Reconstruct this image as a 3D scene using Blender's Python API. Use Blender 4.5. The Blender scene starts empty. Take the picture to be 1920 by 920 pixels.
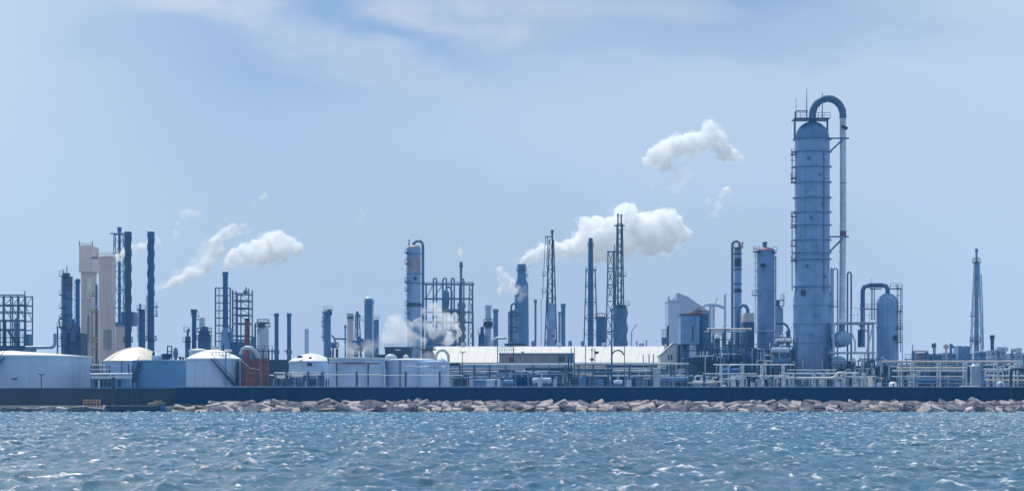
import bpy, bmesh, math, random
import numpy as np
from mathutils import Vector, Matrix, noise as mnoise

random.seed(7)
rng = np.random.default_rng(11)
C = bpy.context.scene.collection
SC = bpy.context.scene
PI = math.pi
GROUND = 1.9          # level of the plant yard above the water (metres)
EYE = 3.0             # camera height above the water
FPX = 4000.0          # focal length in photo pixels (1920 wide)
HZN = 742.0           # photo row of the horizon

# ------------------------------------------------------------------ geometry helpers
class At:
    """metres at distance D for a bearing / height measured on the photo"""
    def __init__(s, D): s.D = D; s.s = D / FPX
    def X(s, px): return (px - 960.0) * s.s
    def Z(s, py): return EYE + (HZN - py) * s.s
    def w(s, n): return n * s.s

class MB:
    def __init__(s): s.v = []; s.f = []
    def box(s, x0, x1, y0, y1, z0, z1):
        b = len(s.v)
        s.v += [(x0,y0,z0),(x1,y0,z0),(x1,y1,z0),(x0,y1,z0),(x0,y0,z1),(x1,y0,z1),(x1,y1,z1),(x0,y1,z1)]
        for q in ((0,3,2,1),(4,5,6,7),(0,1,5,4),(1,2,6,5),(2,3,7,6),(3,0,4,7)):
            s.f.append(tuple(b+i for i in q))
        return s
    def lathe(s, x, y, prof, seg=28):
        """prof: list of (radius, z) from bottom to top, closed with caps"""
        b = len(s.v); n = len(prof)
        for r, z in prof:
            for k in range(seg):
                a = 2*PI*k/seg
                s.v.append((x+r*math.cos(a), y+r*math.sin(a), z))
        for i in range(n-1):
            for k in range(seg):
                k2 = (k+1) % seg
                s.f.append((b+i*seg+k, b+i*seg+k2, b+(i+1)*seg+k2, b+(i+1)*seg+k))
        s.f.append(tuple(b+k for k in reversed(range(seg))))
        s.f.append(tuple(b+(n-1)*seg+k for k in range(seg)))
        return s
    def cyl(s, x, y, z0, z1, r0, r1=None, seg=24):
        return s.lathe(x, y, [(r0, z0), (r0 if r1 is None else r1, z1)], seg)
    def ring(s, x, y, z0, z1, ri, ro, seg=32):
        b = len(s.v)
        for r, z in ((ri,z0),(ro,z0),(ro,z1),(ri,z1)):
            for k in range(seg):
                a = 2*PI*k/seg
                s.v.append((x+r*math.cos(a), y+r*math.sin(a), z))
        for i in range(4):
            j = (i+1) % 4
            for k in range(seg):
                k2 = (k+1) % seg
                s.f.append((b+i*seg+k, b+i*seg+k2, b+j*seg+k2, b+j*seg+k))
        return s
    def tube(s, pts, r, seg=8, r1=None):
        pts = [Vector(p) for p in pts]
        n = len(pts); b = len(s.v)
        t0 = (pts[1]-pts[0]).normalized()
        u = t0.orthogonal().normalized()
        for i, p in enumerate(pts):
            if i == 0: t = t0
            elif i == n-1: t = (pts[-1]-pts[-2]).normalized()
            else: t = ((pts[i]-pts[i-1]).normalized() + (pts[i+1]-pts[i]).normalized()).normalized()
            u = (u - t*u.dot(t)).normalized(); w = t.cross(u)
            rr = r if r1 is None else r + (r1-r)*i/(n-1)
            for k in range(seg):
                a = 2*PI*k/seg
                q = p + u*(rr*math.cos(a)) + w*(rr*math.sin(a))
                s.v.append(tuple(q))
        for i in range(n-1):
            for k in range(seg):
                k2 = (k+1) % seg
                s.f.append((b+i*seg+k, b+i*seg+k2, b+(i+1)*seg+k2, b+(i+1)*seg+k))
        s.f.append(tuple(b+k for k in reversed(range(seg))))
        s.f.append(tuple(b+(n-1)*seg+k for k in range(seg)))
        return s
    def bar(s, p, q, w, h=None):
        p = Vector(p); q = Vector(q); h = w if h is None else h
        t = (q-p)
        if t.length < 1e-6: return s
        t.normalize()
        up = Vector((0,0,1)) if abs(t.z) < .98 else Vector((0,1,0))
        a = t.cross(up).normalized()*(w/2); c = a.cross(t).normalized()*(h/2)
        b = len(s.v)
        for o in (p, q):
            for sa, sc in ((-1,-1),(1,-1),(1,1),(-1,1)):
                s.v.append(tuple(o + a*sa + c*sc))
        for qd in ((0,3,2,1),(4,5,6,7),(0,1,5,4),(1,2,6,5),(2,3,7,6),(3,0,4,7)):
            s.f.append(tuple(b+i for i in qd))
        return s
    def prism(s, poly, y0, y1):
        """poly: list of (x,z); extruded from y0 to y1"""
        b = len(s.v); n = len(poly)
        s.v += [(x,y0,z) for x,z in poly] + [(x,y1,z) for x,z in poly]
        s.f.append(tuple(range(b, b+n))); s.f.append(tuple(reversed(range(b+n, b+2*n))))
        for i in range(n):
            j = (i+1) % n
            s.f.append((b+j, b+i, b+n+i, b+n+j))
        return s
    def helix(s, x, y, z0, z1, r0, r1, turns, starts, hgt, thick):
        N = max(8, int(turns*20))
        for st in range(starts):
            b = len(s.v)
            for i in range(N+1):
                t = i/N; a = 2*PI*(turns*t + st/starts); z = z0+(z1-z0)*t; R = r0+(r1-r0)*t
                ca, sa = math.cos(a), math.sin(a)
                for rr, zz in ((R*.9, z-thick), (R+hgt, z-thick*.35), (R+hgt, z+thick*.35), (R*.9, z+thick)):
                    s.v.append((x+rr*ca, y+rr*sa, zz))
            for i in range(N):
                for k in range(4):
                    k2 = (k+1) % 4
                    s.f.append((b+i*4+k, b+i*4+k2, b+i*4+4+k2, b+i*4+4+k))
            s.f.append((b+3,b+2,b+1,b)); s.f.append((b+N*4,b+N*4+1,b+N*4+2,b+N*4+3))
        return s

def link(name, mb, mat, parent=None, origin=(0,0,0), smooth=True):
    me = bpy.data.meshes.new(name)
    ox, oy, oz = origin
    me.from_pydata([(x-ox, y-oy, z-oz) for x,y,z in mb.v], [], mb.f)
    bm = bmesh.new(); bm.from_mesh(me)
    bmesh.ops.recalc_face_normals(bm, faces=bm.faces); bm.to_mesh(me); bm.free()
    if smooth:
        me.polygons.foreach_set('use_smooth', [True]*len(me.polygons))
        me.set_sharp_from_angle(angle=math.radians(38))
    me.materials.append(mat)
    o = bpy.data.objects.new(name, me); C.objects.link(o)
    if parent is not None: o.parent = parent
    else: o.location = origin
    return o

def tag(o, label, cat, group=None, kind=None):
    if label: o['label'] = label
    if cat: o['category'] = cat
    if group: o['group'] = group
    if kind or cat: o['kind'] = kind or 'thing'
    return o

class Thing:
    """an Empty at the thing's base; part() adds meshes built in world metres"""
    def __init__(s, name, label, cat, D, px, group=None, z=GROUND):
        s.a = At(D); s.D = D
        s.o = (s.a.X(px), D, z)
        s.e = bpy.data.objects.new(name, None); s.e.empty_display_size = 1.0
        C.objects.link(s.e); s.e.location = s.o
        tag(s.e, label, cat, group, 'thing')
    def part(s, name, mb, mat, parent=None, label=None):
        o = link(name, mb, mat, parent or s.e, s.o)
        if label: o['label'] = label
        return o

def dup(root, loc, label=None):
    r = root.copy(); C.objects.link(r); r.location = loc
    if label: r['label'] = label
    for ch in list(root.children):
        c = ch.copy(); C.objects.link(c); c.parent = r
        for g in list(ch.children):
            d = g.copy(); C.objects.link(d); d.parent = c
    return r

# ------------------------------------------------------------------ materials
MATS = {}
def mat(name, col, rough=.55, metal=0.0, var=.18, streak=0.0, streak_col=(.05,.05,.06), rust=0.0, scale=.35,
        seams=None, bump=0.0, spec=.5):
    if name in MATS: return MATS[name]
    m = bpy.data.materials.new(name); m.use_nodes = True
    nt = m.node_tree; N = nt.nodes; L = nt.links
    b = N['Principled BSDF']; b.inputs['Roughness'].default_value = rough; b.inputs['Metallic'].default_value = metal
    b.inputs['Specular IOR Level'].default_value = spec
    tc = N.new('ShaderNodeTexCoord'); geo = N.new('ShaderNodeNewGeometry')
    oi = N.new('ShaderNodeObjectInfo')
    add = N.new('ShaderNodeVectorMath'); add.operation = 'ADD'
    L.new(geo.outputs['Position'], add.inputs[0]); add.inputs[1].default_value = (13.7, 4.1, 2.3)
    def noise(sc, vec_scale=(1,1,1), detail=5, rough_=.6):
        mp = N.new('ShaderNodeMapping'); mp.inputs['Scale'].default_value = vec_scale
        L.new(add.outputs[0], mp.inputs['Vector'])
        n = N.new('ShaderNodeTexNoise'); n.inputs['Scale'].default_value = sc; n.inputs['Detail'].default_value = detail
        n.inputs['Roughness'].default_value = rough_
        L.new(mp.outputs[0], n.inputs['Vector']); return n.outputs['Fac']
    def ramp(fac, a, c):
        r = N.new('ShaderNodeMapRange'); r.inputs[1].default_value = a; r.inputs[2].default_value = c
        r.interpolation_type = 'SMOOTHSTEP'; L.new(fac, r.inputs[0]); return r.outputs[0]
    def mix(fac, A, B, blend='MIX', f=1.0):
        x = N.new('ShaderNodeMix'); x.data_type = 'RGBA'; x.blend_type = blend
        if fac is None: x.inputs[0].default_value = f
        elif f != 1.0:
            mm = N.new('ShaderNodeMath'); mm.operation = 'MULTIPLY'; L.new(fac, mm.inputs[0]); mm.inputs[1].default_value = f
            L.new(mm.outputs[0], x.inputs[0])
        else: L.new(fac, x.inputs[0])
        for i, v in ((6, A), (7, B)):
            if isinstance(v, tuple): x.inputs[i].default_value = (*v, 1)
            else: L.new(v, x.inputs[i])
        return x.outputs[2]
    lo = tuple(c*(1-var) for c in col); hi = tuple(min(1, c*(1+var)) for c in col)
    cc = mix(ramp(noise(scale), .3, .7), lo, hi)
    cc = mix(ramp(noise(scale*7, detail=3), .35, .75), cc, tuple(c*(1-var*.6) for c in col), f=.5)
    if seams:
        w = N.new('ShaderNodeTexBrick'); w.inputs['Scale'].default_value = 1.0
        w.inputs['Brick Width'].default_value = seams[0]; w.inputs['Row Height'].default_value = seams[1]
        w.inputs['Mortar Size'].default_value = seams[2]; w.inputs['Mortar Smooth'].default_value = .3
        w.inputs['Color1'].default_value = (1,1,1,1); w.inputs['Color2'].default_value = (seams[3],)*3+(1,)
        w.inputs['Mortar'].default_value = (seams[4],)*3+(1,)
        sx = N.new('ShaderNodeSeparateXYZ'); L.new(geo.outputs['Position'], sx.inputs[0])
        cx = N.new('ShaderNodeCombineXYZ'); L.new(sx.outputs[0], cx.inputs[0]); L.new(sx.outputs[2], cx.inputs[1])
        L.new(cx.outputs[0], w.inputs['Vector'])
        cc = mix(None, cc, w.outputs['Color'], 'MULTIPLY', 1.0)
    if streak:
        cc = mix(ramp(noise(1.0, (1.3,1.3,.07), 4), .5, .78), cc, streak_col, f=streak)
    if rust:
        cc = mix(ramp(noise(.55, (1,1,.6), 6, .7), .66-.1*rust, .80-.1*rust), cc, (.20,.075,.035), f=.85)
    # each object sits a little off its neighbours' tone
    hs = N.new('ShaderNodeHueSaturation'); L.new(cc, hs.inputs['Color'])
    mr = N.new('ShaderNodeMapRange'); L.new(oi.outputs['Random'], mr.inputs[0]); mr.inputs[3].default_value = .9; mr.inputs[4].default_value = 1.1
    L.new(mr.outputs[0], hs.inputs['Value'])
    L.new(hs.outputs[0], b.inputs['Base Color'])
    rr = N.new('ShaderNodeMapRange'); L.new(noise(scale*4), rr.inputs[0]); rr.inputs[3].default_value = max(.05, rough-.15); rr.inputs[4].default_value = min(1, rough+.15)
    L.new(rr.outputs[0], b.inputs['Roughness'])
    if bump:
        bn = N.new('ShaderNodeBump'); bn.inputs['Strength'].default_value = bump; bn.inputs['Distance'].default_value = .12
        L.new(noise(scale*6, detail=8), bn.inputs['Height']); L.new(bn.outputs[0], b.inputs['Normal'])
    MATS[name] = m
    return m

WHITE  = mat('white_paint', (.80,.80,.78), .45, streak=.15, streak_col=(.45,.42,.38), var=.05)
CREAM  = mat('cream_paint', (.74,.68,.57), .42, streak=.2, streak_col=(.40,.34,.26), var=.06)
ROOF   = mat('cream_roof', (.54,.525,.50), .6, var=.04, streak=.35, streak_col=(.5,.46,.42))
TANK   = mat('pale_tank_paint', (.47,.65,.88), .5, streak=.55, streak_col=(.27,.38,.54), var=.10, scale=.12, seams=(6.5,2.2,.03,.95,.74))
TANKB  = mat('blue_grey_tank_paint', (.09,.24,.46), .5, streak=.5, streak_col=(.05,.15,.32), var=.12, scale=.15, seams=(5.5,2.1,.02,.96,.85))
NAVY   = mat('navy_paint', (.012,.03,.085), .5, var=.2, streak=.2, streak_col=(.03,.06,.12))
STEEL  = mat('grey_blue_steel', (.20,.335,.58), .5, var=.17, streak=.85, streak_col=(.075,.18,.345), rust=.25, seams=(3.1,3.6,.03,.93,.82))
STEELD = mat('dull_blue_steel', (.06,.15,.29), .55, var=.22, streak=.5, streak_col=(.025,.07,.16), rust=.3)
STEELL = mat('light_steel', (.42,.53,.68), .45, var=.12, streak=.45, streak_col=(.2,.26,.36), rust=.55)
HEAD   = mat('glossy_blue_head', (.07,.17,.33), .28, var=.15, streak=.2)
BLUE   = mat('blue_paint', (.015,.10,.33), .45, var=.15)
STACKB = mat('deep_blue_stack', (.022,.09,.24), .5, var=.18, streak=.35, streak_col=(.015,.03,.08))
STACKH = mat('hazed_blue_stack', (.065,.17,.37), .55, var=.12, streak=.3, streak_col=(.04,.11,.26))  # deep blue stack paint lightened, distance haze put into the colour
LATT   = mat('galvanised_lattice', (.06,.11,.19), .55, metal=.2, var=.2)
DARK   = mat('dark_steel', (.012,.026,.055), .55, var=.3)
GREYT  = mat('warm_grey_concrete', (.50,.46,.48), .75, var=.1, streak=.4, streak_col=(.30,.26,.27), scale=.2)
TOWER  = mat('pinkish_cream_tower', (.66,.55,.54), .75, var=.08, streak=.5, streak_col=(.42,.34,.34), scale=.2)
RUSTT  = mat('rusty_plate', (.19,.062,.042), .8, var=.35, streak=.55, streak_col=(.36,.27,.28), scale=.6, seams=(2.9,1.25,.05,.72,1.5), bump=.3)
BRICK  = mat('red_chimney_brick', (.24,.07,.045), .85, var=.25, streak=.4, streak_col=(.08,.03,.03), seams=(.8,.45,.03,.75,.7))
RUSTR  = mat('red_oxide', (.19,.06,.07), .6, var=.3)
YELLOW = mat('yellow_paint', (.40,.23,.06), .55, var=.2, rust=.3)
PIPE   = mat('pale_pipe', (.50,.58,.69), .4, var=.14, streak=.3, streak_col=(.3,.32,.36), rust=.4)
PIPEB  = mat('blue_grey_pipe', (.11,.24,.44), .4, var=.25, rust=.35)
PIPEW  = mat('lagged_white_pipe', (.68,.73,.80), .35, var=.08, rust=.3)
SHEDM  = mat('weathered_cladding', (.36,.33,.34), .75, var=.15, streak=.6, streak_col=(.2,.17,.17), seams=(.9,9,.05,.86,.7))
SHEDB  = mat('dark_blue_cladding', (.02,.07,.17), .65, var=.25, streak=.5, streak_col=(.02,.04,.09), seams=(2.4,9,.06,.75,.55))
WALLR  = mat('navy_flood_wall', (.001,.027,.098), .6, var=.22, streak=.7, streak_col=(.018,.055,.115), scale=.12, seams=(11.0,30,.10,.82,.40), spec=.1)
WALLL  = mat('slate_flood_wall', (.035,.042,.075), .65, var=.3, streak=.4, streak_col=(.08,.04,.05), scale=.15, seams=(8.0,30,.04,.9,.75), spec=.3)
CONC   = mat('quay_concrete', (.40,.36,.34), .85, var=.18, streak=.4, streak_col=(.16,.14,.14), bump=.3)
ROCK   = mat('pinkish_boulder', (.41,.36,.355), .85, var=.38, streak=0, scale=.9, bump=.9)
ROCKD  = mat('wet_boulder', (.11,.095,.10), .5, var=.4, scale=.9, bump=.9)
GRAVEL = mat('yard_gravel', (.22,.21,.20), .9, var=.2, bump=.3)
WOOD   = mat('driftwood', (.34,.28,.20), .85, var=.3, streak=.3)
GLASSM = mat('dark_window', (.02,.03,.05), .15, var=.1)
# ------------------------------------------------------------------ camera, sun, sky
cam_d = bpy.data.cameras.new('camera'); cam = bpy.data.objects.new('camera', cam_d); C.objects.link(cam)
cam.location = (0, 0, EYE); cam.rotation_euler = (PI/2, 0, 0)
cam_d.sensor_width = 36.0; cam_d.sensor_fit = 'HORIZONTAL'; cam_d.lens = 36.0*FPX/1920.0
cam_d.shift_y = (HZN-460.0)/1920.0
cam_d.clip_start = 1.0; cam_d.clip_end = 20000.0
SC.camera = cam

SUN_E, SUN_A = math.radians(60), math.radians(-26)      # azimuth measured from +Y towards +X
sd = bpy.data.lights.new('sun', 'SUN'); sd.energy = 4.2; sd.angle = math.radians(.5); sd.color = (1, .95, .87)
sun = bpy.data.objects.new('sun', sd); C.objects.link(sun)
sv = Vector((math.sin(SUN_A)*math.cos(SUN_E), math.cos(SUN_A)*math.cos(SUN_E), math.sin(SUN_E)))
sun.rotation_euler = sv.to_track_quat('Z', 'Y').to_euler(); sun.location = (0, 300, 200)

W = bpy.data.worlds.new('World'); SC.world = W; W.use_nodes = True
nt = W.node_tree; N = nt.nodes; L = nt.links
bg = N['Background']; bg.inputs['Strength'].default_value = .105
sky = N.new('ShaderNodeTexSky'); sky.sky_type = 'NISHITA'; sky.sun_disc = False
sky.sun_elevation = SUN_E; sky.sun_rotation = SUN_A
sky.air_density = 1.0; sky.dust_density = 0.3; sky.ozone_density = 3.0; sky.altitude = 0
# cool cast of the picture's air, then thin high veil cloud
tint = N.new('ShaderNodeMix'); tint.data_type = 'RGBA'; tint.blend_type = 'MULTIPLY'; tint.inputs[0].default_value = 1
L.new(sky.outputs[0], tint.inputs[6]); tint.inputs[7].default_value = (.81, .82, .87, 1)
tc = N.new('ShaderNodeTexCoord')
def wnoise(scale, loc, vs, detail, rough=.5, dist=0):
    mp = N.new('ShaderNodeMapping'); mp.inputs['Scale'].default_value = vs; mp.inputs['Location'].default_value = loc
    L.new(tc.outputs['Generated'], mp.inputs['Vector'])
    n = N.new('ShaderNodeTexNoise'); n.inputs['Scale'].default_value = scale; n.inputs['Detail'].default_value = detail
    n.inputs['Roughness'].default_value = rough; n.inputs['Distortion'].default_value = dist
    L.new(mp.outputs[0], n.inputs['Vector']); return n.outputs['Fac']
def wramp(fac, a, b, lo=0, hi=1):
    r = N.new('ShaderNodeMapRange'); r.interpolation_type = 'SMOOTHSTEP'
    r.inputs[1].default_value = a; r.inputs[2].default_value = b; r.inputs[3].default_value = lo; r.inputs[4].default_value = hi
    L.new(fac, r.inputs[0]); return r.outputs[0]
def wmix(fac, A, B):
    x = N.new('ShaderNodeMix'); x.data_type = 'RGBA'; L.new(fac, x.inputs[0]); L.new(A, x.inputs[6])
    x.inputs[7].default_value = (*B, 1); return x.outputs[2]
sep = N.new('ShaderNodeSeparateXYZ'); L.new(tc.outputs['Generated'], sep.inputs[0])
def wm(op, a, b=None):
    m_ = N.new('ShaderNodeMath'); m_.operation = op
    for i_, v_ in enumerate((a, b)):
        if v_ is None: continue
        if isinstance(v_, (int, float)): m_.inputs[i_].default_value = v_
        else: L.new(v_, m_.inputs[i_])
    return m_.outputs[0]
yy_ = wm('MAXIMUM', sep.outputs[1], .2)
U = wm('DIVIDE', sep.outputs[0], yy_); V = wm('DIVIDE', sep.outputs[2], yy_)
front = wramp(sep.outputs[1], .3, .6)
n1 = wnoise(16.0, (.3, 0, .1), (1, 1, 1.7), 5, .55); n2 = wnoise(13.0, (4.3, 2, 7.1), (1, 1, 1.7), 5, .55)
U = wm('ADD', U, wm('MULTIPLY', wm('SUBTRACT', n1, .5), .07)); V = wm('ADD', V, wm('MULTIPLY', wm('SUBTRACT', n2, .5), .045))
def bank(az, el, ra, re, slant=0.0):
    """soft cloud bank at bearing az, height el (tangents), half sizes ra x re"""
    du = wm('SUBTRACT', U, az); dv = wm('ADD', wm('SUBTRACT', V, el), wm('MULTIPLY', du, slant))
    q_ = wm('ADD', wm('POWER', wm('ABSOLUTE', wm('DIVIDE', du, ra)), 2.0), wm('POWER', wm('ABSOLUTE', wm('DIVIDE', dv, re)), 2.0))
    return wm('MULTIPLY', wramp(q_, 0.0, 1.6, 1, 0), front)
puffy = wramp(wnoise(26.0, (1.3, 0, 4.1), (1, 1, 1.9), 6, .6), .30, .68, .25, 1)
ax = wm('ABSOLUTE', sep.outputs[0])
low = wramp(sep.outputs[2], .02, .13, .9, 0)
c1 = wmix(wm('MULTIPLY', low, front), tint.outputs[2], (4.75, 5.55, 7.15))            # milky air low down
c1 = wmix(wramp(ax, .08, .24, 0, .9), c1, (5.6, 6.75, 8.1))                          # paler sky to both sides
c1 = wmix(wm('MULTIPLY', bank(.13, .125, .24, .045), .9), c1, (5.3, 6.4, 8.0))      # broad pale sheet to the right
c1 = wmix(wm('MULTIPLY', bank(.10, .171, .16, .015, .04), .75), c1, (3.85, 5.1, 7.0))  # greyer band above it
c1 = wmix(wm('MULTIPLY', bank(-.15, .166, .06, .014), .35), c1, (3.5, 4.9, 7.0))
c1 = wmix(wm('MULTIPLY', wm('MULTIPLY', bank(-.098, .168, .055, .015, .42), puffy), .6), c1, (6.0, 6.7, 7.8))
c1 = wmix(wm('MULTIPLY', wm('MULTIPLY', bank(-.016, .181, .050, .019, .1), puffy), .95), c1, (6.1, 6.6, 7.5))
c1 = wmix(wm('MULTIPLY', wm('MULTIPLY', bank(-.145, .186, .048, .011), puffy), .9), c1, (5.9, 6.6, 7.8))
c1 = wmix(wm('MULTIPLY', bank(-.05, .150, .045, .010, .25), .55), c1, (5.2, 6.1, 7.6))
c1 = wmix(wm('MULTIPLY', bank(.22, .157, .06, .018), .6), c1, (5.2, 6.5, 8.2))
c2 = wmix(wm('MULTIPLY', bank(.05, .186, .07, .009), .6), c1, (5.2, 6.0, 7.3))
L.new(c2, bg.inputs['Color'])

SC.view_settings.view_transform = 'Standard'; SC.view_settings.look = 'None'
SC.view_settings.exposure = 0.0; SC.view_settings.gamma = 1.0; SC.view_settings.use_curve_mapping = False
SC.render.engine = 'CYCLES'
SC.cycles.use_denoising = True
SC.cycles.max_bounces = 96; SC.cycles.volume_bounces = 90; SC.cycles.diffuse_bounces = 3; SC.cycles.glossy_bounces = 3
SC.cycles.volume_step_rate = .3; SC.cycles.volume_max_steps = 512
SC.cycles.sample_clamp_indirect = 20.0
SC.cycles.caustics_reflective = False; SC.cycles.caustics_refractive = False

# ------------------------------------------------------------------ haze
HZ = bpy.data.materials.new('haze_air'); HZ.use_nodes = True
n = HZ.node_tree.nodes; n.remove(n['Principled BSDF'])
pv = n.new('ShaderNodeVolumePrincipled'); pv.inputs['Density'].default_value = .0002
pv.inputs['Color'].default_value = (.15, .50, .95, 1); pv.inputs['Anisotropy'].default_value = .25
HZ.node_tree.links.new(pv.outputs[0], n['Material Output'].inputs['Volume'])
hz = MB().box(-1400, 1400, -60, 1620, -1.2, 96)
o = link('haze', hz, HZ, smooth=False); o['kind'] = 'stuff'; o['label'] = 'thin blue sea haze over the plant'

# ------------------------------------------------------------------ ground and shore
yard = MB()
yard.box(-1350, 1350, 407.5, 1600, -1.0, GROUND)
o = link('ground', yard, GRAVEL, smooth=False); o['kind'] = 'structure'
# sloped bank that the boulders lie on, coloured dark as shade between them
bank = MB()
prof = [(395.5,-1.0),(396.0,-.2),(401.8,1.55),(407.4,1.7),(407.4,-1.0)]
bv = len(bank.v)
xs = list(np.linspace(-63.5, 330, 60))
for x in xs:
    for (y, z) in prof: bank.v.append((x, y, z + (0 if z < -.5 else .08*math.sin(x*1.7+y))))
k = len(prof)
for i in range(len(xs)-1):
    for j in range(k-1):
        bank.f.append((bv+i*k+j, bv+(i+1)*k+j, bv+(i+1)*k+j+1, bv+i*k+j+1))
o = link('shore_bank', bank, ROCKD, smooth=False); o['kind'] = 'structure'; o['label'] = 'wet rubble bank at the waterline, coloured dark as boulder gap shade'

# ------------------------------------------------------------------ water
def wave_field(Lm, n, kp, amp, wd, seed, kmin=0):
    r = np.random.default_rng(seed)
    f = np.fft.fftfreq(n, d=Lm/n)*2*PI
    kx, ky = np.meshgrid(f, f, indexing='xy')
    kk = np.hypot(kx, ky); kk[0,0] = 1e-6
    cosw = (kx*wd[0] + ky*wd[1])/kk
    S = kk**-4.0*np.exp(-1.25*(kp/kk)**2)*(.25 + .75*np.clip(cosw,0,1)**2)
    S[kk < kmin] = 0; S *= np.exp(-(kk*.10)**2)
    h = np.sqrt(S)*(r.normal(size=(n,n)) + 1j*r.normal(size=(n,n)))
    z = np.fft.ifft2(h).real
    g = amp/z.std(); h *= g
    z = np.fft.ifft2(h).real
    dx = np.fft.ifft2(-1j*kx/kk*h).real; dy = np.fft.ifft2(-1j*ky/kk*h).real
    jxx = np.fft.ifft2(kx*kx/kk*h).real; jyy = np.fft.ifft2(ky*ky/kk*h).real; jxy = np.fft.ifft2(kx*ky/kk*h).real
    return z, dx, dy, jxx, jyy, jxy
def sample(F, Lm, x, y, ang):
    c, s = math.cos(ang), math.sin(ang)
    u = (c*x + s*y)/Lm; v = (-s*x + c*y)/Lm
    n = F[0].shape[0]
    u = (u % 1)*n; v = (v % 1)*n
    i = np.floor(u).astype(int) % n; j = np.floor(v).astype(int) % n
    fu = u-np.floor(u); fv = v-np.floor(v); i2 = (i+1) % n; j2 = (j+1) % n
    o = [a[j,i]*(1-fu)*(1-fv)+a[j,i2]*fu*(1-fv)+a[j2,i]*(1-fu)*fv+a[j2,i2]*fu*fv for a in F]
    z, dx, dy, jxx, jyy, jxy = o
    return z, c*dx - s*dy, s*dx + c*dy, jxx+jyy, jxx*jyy-jxy*jxy
CHOP = 1.15
F1 = wave_field(113.0, 1024, 2*PI/4.2, .078, (.85,-.53), 3)
F2 = wave_field(23.0, 512, 2*PI/1.2, .032, (.55,-.83), 5, kmin=1.0)
rows = [-40, 0, 15, 28, 40, 48]
d = 54.0
while d < 402: rows.append(d); d += max(.10, d*.00125)
rows = np.array(rows + [404.0, 408.0])
base = np.concatenate([[-3.2,-1.6,-.8,-.45], np.linspace(-.30,.30,600), [.45,.8,1.6,3.2]])
D2, B2 = np.meshgrid(rows, base, indexing='ij')
X = B2*np.maximum(D2, 30.0); Y = D2.copy()
z1, a1, b1, t1, d1 = sample(F1, 113.0, X, Y, .0)
z2, a2, b2, t2, d2 = sample(F2, 23.0, X, Y, .6)
z3, a3, b3, t3, d3 = sample(F1, 113.0*1.7, X+37, Y-11, -.45)   # a longer, lower swell
Zw = z1 + z2 + .8*z3
fs = t1 + .55*t2
th0, th1 = np.percentile(fs, 93.5), np.percentile(fs, 99.3)
foam = np.clip((fs - th0)/(th1 - th0), 0, 1)
gz = sample(F1, 113.0*3.1, X*.55+19, Y*1.0+7, .25)[0]          # wind patches where crests break together
gust = np.clip((gz/gz.std()-.75)/1.0, 0, 1)
brk = np.clip((t1 - np.percentile(t1, 86))/(np.percentile(t1, 97)-np.percentile(t1, 86)), 0, 1)
foam = np.maximum(foam, 1.25*brk*gust)
foam = np.maximum(foam, .8*np.clip((Y-392.5)/3.0, 0, 1)*(X > -62)*np.clip(.5+1.2*z1/z1.std(), 0, 1))   # wash at the boulders
calm = np.clip((404-Y)/6, 0, 1)
Xw = X - CHOP*(a1 + a2); Yw = Y - CHOP*(b1 + b2)*calm; Zw = Zw*(.35+.65*calm)
edge = (np.abs(B2) > .31) | (Y < 52)
Xw = np.where(edge, X, Xw); Yw = np.where(edge, Y, Yw)
nr, nc = X.shape
co = np.stack([Xw, Yw, Zw], -1).reshape(-1, 3).astype(np.float32)
ii, jj = np.meshgrid(np.arange(nr-1), np.arange(nc-1), indexing='ij')
q = np.stack([ii*nc+jj, ii*nc+jj+1, (ii+1)*nc+jj+1, (ii+1)*nc+jj], -1).reshape(-1, 4).astype(np.int32)
me = bpy.data.meshes.new('water')
me.vertices.add(len(co)); me.vertices.foreach_set('co', co.ravel())
me.loops.add(q.size); me.loops.foreach_set('vertex_index', q.ravel())
me.polygons.add(len(q)); me.polygons.foreach_set('loop_start', np.arange(0, q.size, 4, dtype=np.int32))
me.polygons.foreach_set('loop_total', np.full(len(q), 4, dtype=np.int32))
me.update(calc_edges=True)
me.polygons.foreach_set('use_smooth', np.ones(len(q), dtype=bool))
at = me.attributes.new('foam', 'FLOAT', 'POINT'); at.data.foreach_set('value', foam.ravel().astype(np.float32))
wm = bpy.data.materials.new('choppy_sea'); wm.use_nodes = True
n = wm.node_tree.nodes; l = wm.node_tree.links
b = n['Principled BSDF']
b.inputs['Base Color'].default_value = (.022, .108, .185, 1); b.inputs['Roughness'].default_value = .07
b.inputs['IOR'].default_value = 1.33
geo = n.new('ShaderNodeNewGeometry')
def wn(scale, vs=(1,1,1), detail=4, rough=.6):
    mp = n.new('ShaderNodeMapping'); mp.inputs['Scale'].default_value = vs; l.new(geo.outputs['Position'], mp.inputs['Vector'])
    t = n.new('ShaderNodeTexNoise'); t.inputs['Scale'].default_value = scale; t.inputs['Detail'].default_value = detail
    t.inputs['Roughness'].default_value = rough; l.new(mp.outputs[0], t.inputs['Vector']); return t.outputs['Fac']
bp = n.new('ShaderNodeBump'); bp.inputs['Strength'].default_value = .9; bp.inputs['Distance'].default_value = .055
l.new(wn(8.0, (1,1.2,1), 4, .65), bp.inputs['Height']); l.new(bp.outputs[0], b.inputs['Normal'])
fa = n.new('ShaderNodeAttribute'); fa.attribute_name = 'foam'
fm = n.new('ShaderNodeMath'); fm.operation = 'MULTIPLY'; l.new(fa.outputs['Fac'], fm.inputs[0])
fr = n.new('ShaderNodeMapRange'); fr.inputs[1].default_value = .42; fr.inputs[2].default_value = .60; l.new(wn(2.6, (.7,1.6,1), 7, .8), fr.inputs[0])
l.new(fr.outputs[0], fm.inputs[1])
fd = n.new('ShaderNodeBsdfDiffuse'); fd.inputs['Color'].default_value = (.85,.87,.88,1)
mx = n.new('ShaderNodeMixShader'); l.new(fm.outputs[0], mx.inputs[0]); l.new(b.outputs[0], mx.inputs[1]); l.new(fd.outputs[0], mx.inputs[2])
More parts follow.
